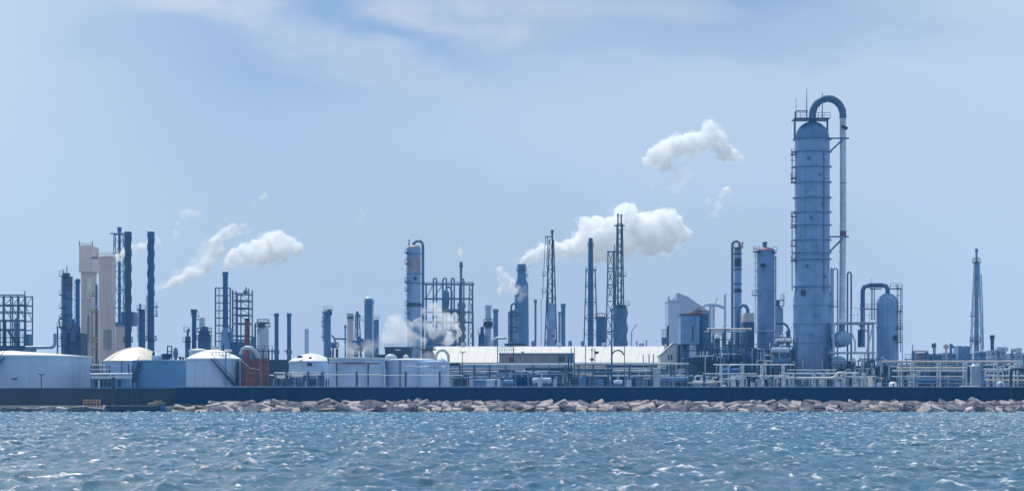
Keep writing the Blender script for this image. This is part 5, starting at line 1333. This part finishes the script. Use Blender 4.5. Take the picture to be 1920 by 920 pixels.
# straked flare
t = stack('slim flare stack with wrapped grey lower half and a pale flame', 600, 864.5, 4.6, 5, 492, STEELD, lip=False)
a = t.a
t.part('tip', MB().lathe(a.X(864.5), 600, [(a.w(2.6),a.Z(502)),(a.w(3.4),a.Z(500)),(a.w(3.4),a.Z(497)),(a.w(2.5),a.Z(495)),(a.w(3.2),a.Z(491))], 16), STEELD)
t.part('wrap', MB().cyl(a.X(865.5), 600, GROUND, a.Z(567), a.w(6.6), a.w(5.6), 24), SHEDM)
t.part('strake', MB().helix(a.X(865.5), 600, a.Z(645), a.Z(570), a.w(6.3), a.w(5.8), 2.6, 2, .35, .9), SHEDM)
lattice(t, 604, 876, 890, 880, 886, None, 536, 8, w=.25)
t.part('cross_bar', MB().bar((a.X(869),601,a.Z(533)), (a.X(888),603,a.Z(532)), .4), STEELD)
fl = bpy.data.materials.new('flare_flame'); fl.use_nodes = True; nn = fl.node_tree.nodes; nn.remove(nn['Principled BSDF'])
em = nn.new('ShaderNodeVolumePrincipled'); em.inputs['Density'].default_value = 0.0; em.inputs['Emission Strength'].default_value = .14; em.inputs['Emission Color'].default_value = (1,.42,.10,1)
fl.node_tree.links.new(em.outputs[0], nn['Material Output'].inputs['Volume'])
o = link('flame', MB().lathe(a.X(863), 600, [(.25,a.Z(482)),(.75,a.Z(477)),(.95,a.Z(472)),(.7,a.Z(466)),(.2,a.Z(461))], 16), fl, origin=(a.X(863),600,a.Z(482)))
tag(o, 'pale orange flame flickering above the slim flare stack', 'flame')
# stacks 905-990
t = stack('grey stack with a dark railed collar left of the blue plain one', 610, 915.5, 11, 13, 573, STEELL, rings=((605, 9), (614, 10)))
t.part('collar_gear', MB().ring(t.a.X(915), 610, t.a.Z(612), t.a.Z(603), t.a.w(5), t.a.w(8.5), 16), DARK)
stack('plain blue stack just right of the collared grey one', 660, 929.5, 9, 9.5, 580, STACKH)
t = Thing('burner_block', 'small dark blue block left of the collared grey stack', 'machinery', 606, 903); a = t.a
t.part('casing', MB().box(a.X(897), a.X(909), 606, 610, GROUND, a.Z(626)), STACKB); landing(t, 896, 910, 624, 605.8, STEELD); t.part('vent', MB().cyl(a.X(904), 607, a.Z(626), a.Z(612), .5, seg=10), STACKB)
pipe('pale horizontal duct bent down at its left end by the collared stack', 600, [(923,None),(923,645),(925,637),(931,633.5),(950,633.5)], 2.4, PIPE, name='process_pipe')
t = column('dark vessel column with a crook pipe before the huge flared stack', 590, 963.5, 9, 578, STEEL, STEELD, 1.5, rings=(592, 613, 622), ring_w=.25, ring_m=DARK)
a = t.a; t.part('overhead_pipe', MB().tube([(a.X(958.5),588,a.Z(640)),(a.X(958.5),588,a.Z(576)),(a.X(960),588,a.Z(571)),(a.X(963),588,a.Z(569)),(a.X(967),588,a.Z(571)),(a.X(970),588,a.Z(579))], a.w(1.7), 10), DARK)
for y in (589, 599, 617): landing(t, 969, 978, y, 588, DARK)
t.part('base_deck', MB().box(a.X(946), a.X(985), 586, 594, a.Z(648), a.Z(644)), DARK); t.part('side_vessel', MB().cyl(a.X(955), 591, GROUND, a.Z(583), a.w(2.5), seg=14), STEEL)
t = stack('huge blue stack flaring to a wide lower body, trailing white steam', 740, 978, 14.5, 29, 496, STACKH, shoulders=((560, 26), (533, 25.5), (522, 16.5)))
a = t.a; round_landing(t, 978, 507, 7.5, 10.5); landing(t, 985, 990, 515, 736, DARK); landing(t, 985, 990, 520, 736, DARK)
stack('very thin blue vent stack right of the huge flared one', 660, 1004, 4, 4, 562, STACKH)
pipe('thin white pipe standing left of the first flare derrick', 600, [(1014.5,None),(1014.5,560)], .7, PIPE)
# first derrick
t = stack('first flare derrick, short stack in a tapering lattice with a dark twisted base', 600, 1035.5, 3.0, 4.5, 432, DARK)
a = t.a; lattice(t, 600, 1017, 1047, 1030, 1038, None, 450, 11, w=.32, depth=2.4, bw=.16)
t.part('inner_riser', MB().cyl(a.X(1027), 599, GROUND, a.Z(499), a.w(1.7), a.w(1.5), 10), DARK)
t.part('frame_top', MB().bar((a.X(1022),599,a.Z(444)), (a.X(1034),599,a.Z(444)), .3).bar((a.X(1023),599,a.Z(444)), (a.X(1017),599,a.Z(560)), .16).bar((a.X(1027),599,a.Z(444)), (a.X(1025),599,a.Z(500)), .2), LATT)
t.part('wrap', MB().lathe(a.X(1033.5), 598, [(a.w(8),GROUND),(a.w(7.3),a.Z(600)),(a.w(6.3),a.Z(569))], 20), STEEL)
t.part('strake', MB().helix(a.X(1033.5), 598, a.Z(648), a.Z(572), a.w(7.9), a.w(6.3), .7, 2, .25, .8), STEEL)
t.part('red_valve', MB().box(a.X(1034), a.X(1040), 598-a.w(8.5), 598-a.w(7.6), a.Z(631), a.Z(628)), RUSTR)
for y in (516, 548): landing(t, 1016, 1024, y, 597, STEELD)
stack('plain blue stack between the first flare derrick and the tall blue stack', 680, 1056, 8, 8, 570, STACKH)
stack('short far blue stack close behind the first flare derrick', 720, 1049, 4.5, 4.5, 585, PIPEB)
# second: tall stack with lattice
t = stack('tall plain blue stack rising through its own lattice tower', 680, 1107.5, 6.5, 12, 447, STACKB, shoulders=((470, 9.5), (462, 8.6)))
lattice(t, 680, 1092, 1123, 1099, 1116, None, 505, 8, w=.24)
a = t.a; landing(t, 1097, 1101, 506, 676, STEELD); landing(t, 1112, 1119, 506, 676, STEELD); round_landing(t, 1107.5, 461, 4.5, 6)
# third: twin stack derrick
t = Thing('flare_derrick', 'tallest lattice derrick carrying twin thin stacks above a ragged base', 'flare derrick', 600, 1160); a = t.a
for px, y in ((1158.7, 401), (1164.8, 402)):
    t.part('flare_stack', MB().lathe(a.X(px), 600, [(a.w(1.7),GROUND),(a.w(1.3),a.Z(406)),(a.w(1.6),a.Z(404)),(a.w(1.9),a.Z(y))], 12), DARK)
lattice(t, 600, 1150, 1172, 1157, 1167, None, 420, 12, w=.25, depth=1.8, bw=.14)
t.part('top_bar', MB().bar((a.X(1151),598,a.Z(424)), (a.X(1171),598,a.Z(424)), .35), DARK)
lattice(t, 601, 1134, 1152, 1140, 1150, None, 472, 9, w=.24, depth=1.6, bw=.16, legname='side_leg')
t.part('top_bar', MB().bar((a.X(1138),599.4,a.Z(472)), (a.X(1168),599.4,a.Z(472)), .35), DARK)
t.part('thin_riser', MB().cyl(a.X(1152), 599, GROUND, a.Z(459), a.w(1.0), seg=8), STEELD)
landing(t, 1150, 1174, 517, 598.4, DARK)
for y in (508, 522, 540, 552): landing(t, 1140, 1147, y, 599, STEELD)
t.part('base_house', MB().lathe(a.X(1163), 598, [(a.w(12),GROUND),(a.w(11.5),a.Z(600)),(a.w(12.5),a.Z(578)),(a.w(10),a.Z(573))], 10), STEELD)
t.part('base_wrap', MB().helix(a.X(1163), 598, a.Z(645), a.Z(585), a.w(11.5), a.w(11.5), .5, 4, .3, .5), STEELD)
landing(t, 1150, 1180, 572, 596, DARK)
t = column('blue grey vessel left of the twin stack derrick base', 640, 1127, 9.5, 593, STACKB, hh=.6); round_landing(t, 1127, 594, 8, 10.5, RUSTT)
# far tiny plant in the haze behind the warehouse ridge
for lab, px, yt, r, D in (('faint far drum shape left of the first derrick foot', 1000, 637, 4, 800), ('faint tiny far stack right of the twin stack derrick', 1194, 638, 1.6, 950), ('faint low far tank right of the tiny far stack', 1203, 641, 5, 950),
    ('faint second far stack near the raised grey bin', 1212, 636, 1.6, 950), ('tiny dark far vessel behind the ridge between derricks', 1069, 637, 3.5, 760), ('tiny far vessel behind the ridge left of the tall blue stack', 1092, 638, 3.0, 760)):
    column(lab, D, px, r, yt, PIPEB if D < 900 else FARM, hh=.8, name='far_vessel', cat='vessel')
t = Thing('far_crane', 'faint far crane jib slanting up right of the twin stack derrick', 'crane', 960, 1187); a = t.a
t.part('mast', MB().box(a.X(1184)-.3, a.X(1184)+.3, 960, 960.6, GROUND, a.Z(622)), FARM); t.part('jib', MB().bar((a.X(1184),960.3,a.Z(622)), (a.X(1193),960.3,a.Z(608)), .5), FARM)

# ------------------------------------------------------------------ right hand flare and skyline bits
t = stack('solitary tapering flare tower with collar and landings at the right', 560, 1831, 3.6, 14, 467, PIPEB, shoulders=((640, 9), (560, 7.5), (495, 9.5), (492, 8.5), (489, 4.8)), lip=True)
a = t.a
round_landing(t, 1831, 492, 4, 8); round_landing(t, 1829, 640, 5, 11, STEELD); landing(t, 1819, 1828, 592, 558, STEELD); landing(t, 1819, 1828, 637, 558, STEELD)
lattice(t, 560, 1817, 1844, 1827, 1835.5, None, 494, 9, w=.24, depth=1.3, bw=.10, m=STEELL)
t.part('riser_pipe', MB().tube([(a.X(1840),557.6,a.Z(655)),(a.X(1838.5),557.6,a.Z(580)),(a.X(1836),557.6,a.Z(515))], a.w(1.0), 8), PIPEB)
t = stack('short wide blue stack leaning out right of the solitary flare tower', 540, 1860.5, 7, 5, 629, STACKB)
t = Thing('small_block', 'pale blue twin block with slots left of the solitary flare tower', 'building', 540, 1806); a = t.a
t.part('wall', MB().box(a.X(1797), a.X(1804), 540, 546, GROUND, a.Z(648)), PIPEB); t.part('wall', MB().box(a.X(1808.5), a.X(1819), 540, 546, GROUND, a.Z(648.5)), PIPEB); t.part('base', MB().box(a.X(1796), a.X(1822), 539.5, 546.5, GROUND, a.Z(664)), TANKB)
t = Thing('portal_frame', 'brown box portal frame on the skyline right of the stout blue column', 'steel frame', 500, 1725); a = t.a
for px in (1713, 1738): t.part('post', MB().box(a.X(px)-.35, a.X(px)+.35, 500, 500.6, GROUND, a.Z(657)), STEELD)
t.part('beam', MB().box(a.X(1711), a.X(1740), 499.8, 500.8, a.Z(659.6), a.Z(656.4)), GREYT)
t.part('screen', MB().box(a.X(1718), a.X(1736), 501, 501.3, GROUND, a.Z(661)), SHEDM)
def mast(label, D, px, yt, extra=None, w=.25, m=None):
    t = Thing('vent_mast', label, 'mast', D, px, 'masts and vents on the right skyline'); a = t.a
    t.part('shaft', MB().cyl(a.X(px), D, GROUND, a.Z(yt), w, w*.8, 8), m or STEELD)
    if extra == 'head': t.part('head', MB().lathe(a.X(px), D, [(.2,a.Z(yt+6)),(a.w(2),a.Z(yt+3)),(.15,a.Z(yt-4))], 10), m or STEELD)
    if extra == 'flag': t.part('vane', MB().prism([(a.X(px),a.Z(yt)),(a.X(px+9),a.Z(yt+7)),(a.X(px),a.Z(yt+9))], D-.1, D+.1), m or PIPEB)
    if extra == 'box': t.part('box', MB().box(a.X(px-4), a.X(px+4), D-1, D+1, a.Z(yt+6), a.Z(yt)), m or STEELL)
    if extra == 'cap': t.part('cap', MB().cyl(a.X(px), D, a.Z(yt+8), a.Z(yt+1), w*2.2, seg=12), m or STEELD)
mast('hair thin mast just right of the stout blue column', 500, 1711, 646, None, .12)
mast('twin collared mast right of the brown portal frame', 500, 1751, 643, 'cap')
mast('thin pole beside the twin collared mast', 500, 1754, 642, None, .12)
mast('stubby brown mast left of the blue flag shaped vane', 500, 1774, 645, 'cap', .3, GREYT)
mast('blue mast with a flag shaped vane', 500, 1783, 644, 'flag', .4, PIPEB)
mast('boxed vent head right of the short leaning stack', 520, 1872, 650, 'box')
mast('pale capped vent second from the right edge', 520, 1884, 650, 'cap', .4, STEELL)
mast('pointed bullet vent near the right edge', 500, 1897.5, 657, 'head', .3)
mast('paddle shaped vent at the far right', 520, 1908, 652, 'cap', .5, STEELL)
mast('dark thin post at the far right beside the paddle vent', 520, 1913, 652, None, .3, DARK)
t = Thing('skyline_walkway', 'long railed walkway behind the right hand rack', 'walkway', 470, 1790); a = t.a
for px in range(1700, 1921, 22): t.part('post', MB().box(a.X(px)-.12, a.X(px)+.12, 469.9, 470.1, GROUND, a.Z(672)), LATT)
landing(t, 1696, 1925, 673, 470, STEELD)
for lab, x0, x1, y, D, m in (('pale flat roofed hut on the right skyline beyond the leaning stack', 1857, 1887, 658, 520, STEELL), ('low grey block on the skyline right of the brown portal frame', 1742, 1766, 665, 510, STEELD), ('low pale block on the skyline under the flag vane', 1770, 1792, 663, 515, TANKB), ('low pale block at the far right skyline', 1896, 1925, 664, 510, STEELL), ('low dark block right of the solitary flare tower foot', 1838, 1856, 660, 530, STEELD)):
    t = Thing('utility_block', lab, 'building', D, (x0+x1)/2); a = t.a
    t.part('wall', MB().box(a.X(x0), a.X(x1), D, D+5, GROUND, a.Z(y)), m); t.part('roof', MB().box(a.X(x0)-.3, a.X(x1)+.3, D-.3, D+5.3, a.Z(y)+.003, a.Z(y)+.3), STEELL)
    for i in range(3):
        xc = x0+(x1-x0)*(i+.5)/3; t.part('window', MB().box(a.X(xc-2), a.X(xc+2), D-.05, D+.02, a.Z(y+7), a.Z(y+3)), GLASSM)
# machinery in the right rack
t = Thing('pump_set', 'grey conical pump set on feet in the middle of the right hand rack', 'pump', 423, 1826); a = t.a
t.part('cone', MB().lathe(a.X(1828), 423, [(a.w(11),GROUND),(a.w(7.5),a.Z(705)),(a.w(9),a.Z(697)),(a.w(9),a.Z(686)),(a.w(5),a.Z(682))], 20), STEELL)
t.part('leg', MB().bar((a.X(1817),422,GROUND), (a.X(1820),422,a.Z(686)), .35), STEELL); t.part('leg', MB().bar((a.X(1841),422,GROUND), (a.X(1838),422,a.Z(682)), .5), PIPEB)
t.part('base', MB().box(a.X(1803), a.X(1833), 421, 425, GROUND, a.Z(722)), CREAM)
for px, r, y, lab, m in ((1674, 7.5, 715, 'small pale dome left in the right hand rack', WHITE), (1876, 8.5, 714, 'small pale round hut under the thick pipe at the right', STEELL)):
    t = Thing('dome_hut', lab, 'hut', 419, px); a = t.a
    t.part('shell', MB().lathe(a.X(px), 419, [(a.w(r),GROUND),(a.w(r),a.Z(721)),(a.w(r*.85),a.Z(y+2.5)),(a.w(r*.5),a.Z(y+.3)),(.1,a.Z(y))], 22), m)
    t.part('door', MB().box(a.X(px-1.5), a.X(px+1.5), 419-a.w(r)-.04, 419-a.w(r)+.4, GROUND, a.Z(719)), STEELD)

# ------------------------------------------------------------------ packed process modules behind the racks
def module(label, D, x0, x1, ytop, seed, light=.3, decks=2, nv=6, npipe=9, depth=5, ybase=724):
    t = Thing('process_module', label, 'process unit', D, (x0+x1)/2, 'process modules behind the pipe racks'); a = t.a; r = random.Random(seed)
    pal = [STEELD, PIPEB, STACKB, DARK, SHEDB, STEEL]; lp = [PIPE, STEELL, PIPEW, TANK, WHITE]
    pick = lambda: (r.choice(lp) if r.random() < light else r.choice(pal))
    n = max(2, int((x1-x0)/26))
    for i in range(n+1):
        px = x0+(x1-x0)*i/n; h = ytop+r.uniform(0, 14)
        for yy in (D, D+depth): t.part('post', MB().box(a.X(px)-.13, a.X(px)+.13, yy-.12, yy+.12, GROUND, a.Z(h)), DARK if r.random() < .6 else LATT)
    for k in range(decks):
        y = ytop+8+(ybase-ytop-8)*k/decks+r.uniform(-3, 3); xa = x0+r.uniform(0, .3)*(x1-x0); xb = x1-r.uniform(0, .3)*(x1-x0)
        landing(t, xa, xb, y, D-.3, DARK, depth=1.2)
    for k in range(nv):
        px = x0+(x1-x0)*(k+r.uniform(.2,.8))/nv; R = r.uniform(1.6, 4.2); yt = ytop+r.uniform(4, 30); y_ = D+r.uniform(.5, depth)
        m = pick(); Rw = a.w(R)
        v = t.part('vessel', MB().lathe(a.X(px), y_, [(Rw,GROUND),(Rw,a.Z(yt)),(Rw*.8,a.Z(yt)+Rw*.45),(Rw*.3,a.Z(yt)+Rw*.7)], 16), m)
        t.part('flange', MB().ring(a.X(px), y_, a.Z(yt+6)-.1, a.Z(yt+6)+.1, Rw*.95, Rw*1.18, 16), m, parent=v)
    for k in range(npipe):
        px = r.uniform(x0, x1-6); w_ = r.uniform(6, min(34, x1-px)); y1 = r.uniform(ytop+4, ybase-14); y2 = y1+r.uniform(6, 22); R = r.uniform(.6, 1.6); y_ = D-.5-r.uniform(0, 1.5)
        c = 2.2; p = [(px,y2+18),(px,y1+c),(px+c,y1),(px+w_-c,y1),(px+w_,y1+c),(px+w_,y2)]
        if r.random() < .4: p = [(px,y1+c+9),(px,y1+c),(px+c,y1),(px+w_,y1)]
        t.part('pipe', MB().tube([(a.X(q[0]),y_,max(GROUND,a.Z(q[1]))) for q in p], a.w(R), 8), pick())
    for k in range(3):
        px = r.uniform(x0+4, x1-10); w_ = r.uniform(4, 9); y = r.uniform(ybase-22, ybase-4)
        t.part('housing', MB().box(a.X(px), a.X(px+w_), D-2.4, D-.6, GROUND, a.Z(y)), pick())
    return t
module('packed dark module of pipes and vessels under the raised grey bin', 446, 1286, 1345, 650, 21, .2, 3, 6, 11)
module('packed module between the pipe bridge and the navy furnace foot', 444, 1340, 1400, 640, 22, .3, 3, 8, 14)
module('packed module round the foot of the red capped column', 442, 1396, 1452, 648, 23, .35, 3, 7, 12)
module('packed module of bends and pumps against the giant column left side', 444, 1446, 1494, 632, 24, .3, 3, 8, 14)
module('packed module below the steel frame with round ended vessels', 446, 1552, 1604, 676, 25, .3, 2, 5, 9)
module('packed module between the steel frame and the stout blue column', 444, 1600, 1660, 668, 26, .35, 2, 6, 12)
module('packed module at the left of the wide right hand rack', 438, 1656, 1740, 682, 27, .25, 2, 13, 24)
module('packed module at the middle of the wide right hand rack', 440, 1736, 1824, 682, 28, .25, 2, 13, 24)
module('packed module at the right end of the wide right hand rack', 438, 1828, 1925, 680, 29, .25, 2, 13, 24)
module('packed module behind the rounded vessel and hoop pipe', 444, 842, 920, 686, 30, .3, 2, 13, 24)
module('packed module directly left of the navy wall pier', 442, 912, 985, 690, 31, .25, 2, 13, 24)
module('packed module directly right of the navy wall pier', 442, 988, 1064, 690, 32, .25, 2, 13, 24)
module('packed module behind the paired navy posts', 444, 1060, 1140, 690, 33, .25, 2, 13, 24)
module('packed module behind the arched bracket posts', 444, 1138, 1212, 690, 34, .3, 2, 13, 24)
module('packed module in front of the gable ended building', 442, 1208, 1290, 688, 35, .35, 2, 13, 24)
module('low white module of rails and cabinets before the red capped column', 424, 1300, 1400, 700, 36, .6, 1, 8, 12)
module('low white module of rails and cabinets before the giant column', 425, 1400, 1490, 702, 37, .55, 1, 8, 12)
module('low pale module of valves under the light rack with elbows', 424, 1490, 1585, 704, 38, .5, 1, 8, 12)
module('low mixed module of valves left of the stout blue column', 426, 1585, 1655, 702, 39, .4, 1, 7, 12)
module('small module of pumps beside the pale tank with white cone roof', 420, 508, 560, 700, 40, .35, 1, 5, 7)
module('small module of pumps before the pale tank with white cone roof', 418, 556, 612, 702, 41, .35, 1, 5, 7)
module('small module of valves between broad left tank and domed tank', 424, 172, 214, 698, 42, .4, 2, 4, 6)
# ------------------------------------------------------------------ steam
def steam_mat(name, dens, noise_scale, lo, hi, aniso=.35, floor=0.0):
    m = bpy.data.materials.new(name); m.use_nodes = True
    N_ = m.node_tree.nodes; L_ = m.node_tree.links; N_.remove(N_['Principled BSDF'])
    v = N_.new('ShaderNodeVolumePrincipled'); v.inputs['Color'].default_value = (1, 1, 1, 1); v.inputs['Anisotropy'].default_value = aniso
    v.inputs['Density'].default_value = dens
    if noise_scale:
        g = N_.new('ShaderNodeNewGeometry'); t_ = N_.new('ShaderNodeTexNoise'); t_.inputs['Scale'].default_value = noise_scale
        t_.inputs['Detail'].default_value = 4; t_.inputs['Roughness'].default_value = .6; L_.new(g.outputs['Position'], t_.inputs['Vector'])
        r = N_.new('ShaderNodeMapRange'); r.interpolation_type = 'SMOOTHSTEP'; r.inputs[1].default_value = lo; r.inputs[2].default_value = hi
        r.inputs[3].default_value = floor*dens; r.inputs[4].default_value = dens
        L_.new(t_.outputs['Fac'], r.inputs[0]); L_.new(r.outputs[0], v.inputs['Density'])
    L_.new(v.outputs[0], N_['Material Output'].inputs['Volume'])
    return m
ST_D = steam_mat('dense_steam', 1.0, .36, .38, .62, 0, .08)
ST_M = steam_mat('thin_steam', .8, .32, .42, .66, 0, .03)
ST_F = steam_mat('faint_steam', .17, .30, .38, .66, .3, .05)
texs = []
for sz, dp in ((1.0, 3), (.35, 3)):
    tx = bpy.data.textures.new('billow', 'CLOUDS'); tx.noise_scale = sz; tx.noise_depth = dp; tx.noise_type = 'SOFT_NOISE'; texs.append(tx)
VEIL = steam_mat('steam_veil', .11, .22, .40, .68, .2, .05)
def plume(label, D, puffs, m, seed, lump=.42, vox=None, spread=.5, group=None, grow=1.0, parent=None):
    a = At(D); r_ = random.Random(seed); bm = bmesh.new()
    rmean = sum(p[2] for p in puffs)/len(puffs)*a.s
    for px, py, r in puffs:
        R = a.w(r)*grow; c = Vector((a.X(px), D+r_.uniform(-1,1)*R*spread, a.Z(py)))
        bmesh.ops.create_icosphere(bm, subdivisions=2, radius=R*((1.3 if len(puffs) == 11 and D == 580 else 1.1) if m is ST_D else 1.05), matrix=Matrix.Translation(c))
        for k in range(16):
            d_ = Vector((r_.gauss(0,1), r_.gauss(0,1), r_.gauss(0,1))).normalized()
            bmesh.ops.create_icosphere(bm, subdivisions=2, radius=R*r_.uniform(.20,.46), matrix=Matrix.Translation(c+d_*R*.82))
    ox, oy, oz = a.X(puffs[0][0]), D, a.Z(puffs[0][1])
    bmesh.ops.translate(bm, verts=bm.verts, vec=(-ox,-oy,-oz))
    me = bpy.data.meshes.new('steam_plume'); bm.to_mesh(me); bm.free()
    o = bpy.data.objects.new('steam_plume', me); C.objects.link(o); o.location = (ox, oy, oz)
    rm = o.modifiers.new('join', 'REMESH'); rm.mode = 'VOXEL'; rm.voxel_size = vox or max(.18, rmean*.085)
    for tx, k in ((texs[0], 1.0), (texs[1], 1.0)):
        t2 = tx.copy(); t2.noise_scale = rmean*(.85 if k == 1.0 else .28)
        dm = o.modifiers.new('billow', 'DISPLACE'); dm.texture = t2; dm.texture_coords = 'GLOBAL'; dm.strength = rmean*lump*k; dm.mid_level = .5
    dg = bpy.context.evaluated_depsgraph_get()
    nm = bpy.data.meshes.new_from_object(o.evaluated_get(dg)); o.modifiers.clear(); o.data = nm
    nm.name = 'steam_plume'; nm.materials.clear(); nm.materials.append(m)
    if parent is not None:
        o.name = 'veil'; o.parent = parent; o.location = (0, 0, 0)
        return o
    tag(o, label, 'steam plume', group, 'thing')
    if m is ST_D: plume(label, D, [(q[0]+q[2]*.25, q[1]+q[2]*.05, q[2]) for q in puffs if q[2] > 5], VEIL, seed+50, lump=.8, grow=1.28, parent=o)
    return o
plume('huge white steam plume drifting right from the flared blue stack', 742, [(977,492,4),(983,488,8),(998,481,12),(1018,472,14),(1040,467,15),(1062,466,17),(1082,462,18),(1100,450,21),(1100,422,15),(1122,426,20),(1130,452,25),(1118,474,16),(1142,474,18),(1150,436,27),(1174,406,23),(1186,430,31),(1212,440,29),(1230,416,22),(1252,410,19),(1266,416,15),(1246,440,27),(1274,436,17),(1290,438,8),(1222,460,19),(1255,461,12),(1170,456,24),(1050,478,9)], ST_D, 1)
plume('big white steam cloud floating alone high right of centre', 780, [(1212,301,9),(1228,293,16),(1248,283,19),(1270,274,19),(1292,270,19),(1314,264,17),(1330,240,15),(1340,260,19),(1356,284,16),(1375,292,12),(1388,296,6),(1245,307,13),(1227,311,7)], ST_D, 2)
plume('faint grey tail of steam hanging below the high floating cloud', 780, [(1270,318,15),(1285,325,14),(1272,345,14),(1262,356,10),(1222,352,7)], ST_F, 3)
plume('small faint steam puff right of the huge plume', 780, [(1362,359,9),(1350,366,7)], ST_M, 4)
plume('very faint steam wisp hanging under the small puff', 780, [(1346,385,9),(1340,402,8),(1328,378,7)], ST_F, 5)
plume('narrow white steam trail climbing right from the spiral finned stack', 580, [(295,540,2.5),(305,538,4),(316,535,6),(328,528,8),(341,524,8),(355,512,10),(370,508,11),(385,496,12),(396,481,11),(405,467,12),(405,454,10)], ST_D, 6)
plume('thin steam head curling over at the top of the narrow trail', 580, [(412,446,11),(424,438,12),(438,432,13),(452,428,12),(466,430,8),(410,490,7)], ST_M, 7)
plume('dense white steam cloud over the smoking stack in the scaffold', 606, [(423.5,506,4),(427,499,7),(432,490,11),(442,481,14),(462,473,18),(486,470,22),(510,461,26),(520,446,16),(540,459,18),(555,465,12),(490,490,10),(466,489,9),(534,481,10)], ST_D, 8)
plume('white steam bank passing behind the spiral finned stack pair', 604, [(222,482,8),(236,473,10),(250,468,9),(264,463,8),(275,459,5),(294,449,6),(298,455,4)], ST_D, 9)
plume('faint curl of steam high right of the spiral finned stacks', 640, [(344,402,10),(358,398,10),(371,402,7),(337,420,8),(331,436,8),(324,450,7)], ST_F, 10)
plume('tiny torn steam scrap high above the dense left cloud', 640, [(497,366,5),(490,374,6),(481,380,5)], ST_M, 11)
plume('ghostly steam wisp alone left of the central column', 660, [(678,402,7),(672,412,7),(668,426,6),(677,393,4)], ST_F, 12)
plume('thick rolling steam around the foot of the central column', 548, [(800,585,10),(816,580,13),(832,592,14),(846,603,15),(850,622,15),(840,636,13),(816,626,17),(800,612,13),(786,606,11),(826,606,15)], ST_M, 13)
plume('pale drifting steam low left of the central column', 545, [(745,625,20),(770,634,16),(725,636,14),(741,605,17),(790,643,12),(765,612,12)], steam_mat('drifting_steam', .34, .33, .36, .62, .1, .1), 14)
plume('thin steam veil left of the huge flared stack', 728, [(940,506,8),(946,521,13),(955,533,13),(942,546,11),(965,545,8)], ST_M, 15)
plume('thin steam band crossing the face of the huge flared stack', 728, [(972,542,8),(982,548,9),(988,540,7),(976,560,7)], ST_F, 16)
plume('low haze of steam round the feet of the streaked stack cluster', 682, [(640,652,11),(662,655,14),(690,650,16),(714,641,14)], ST_F, 17)
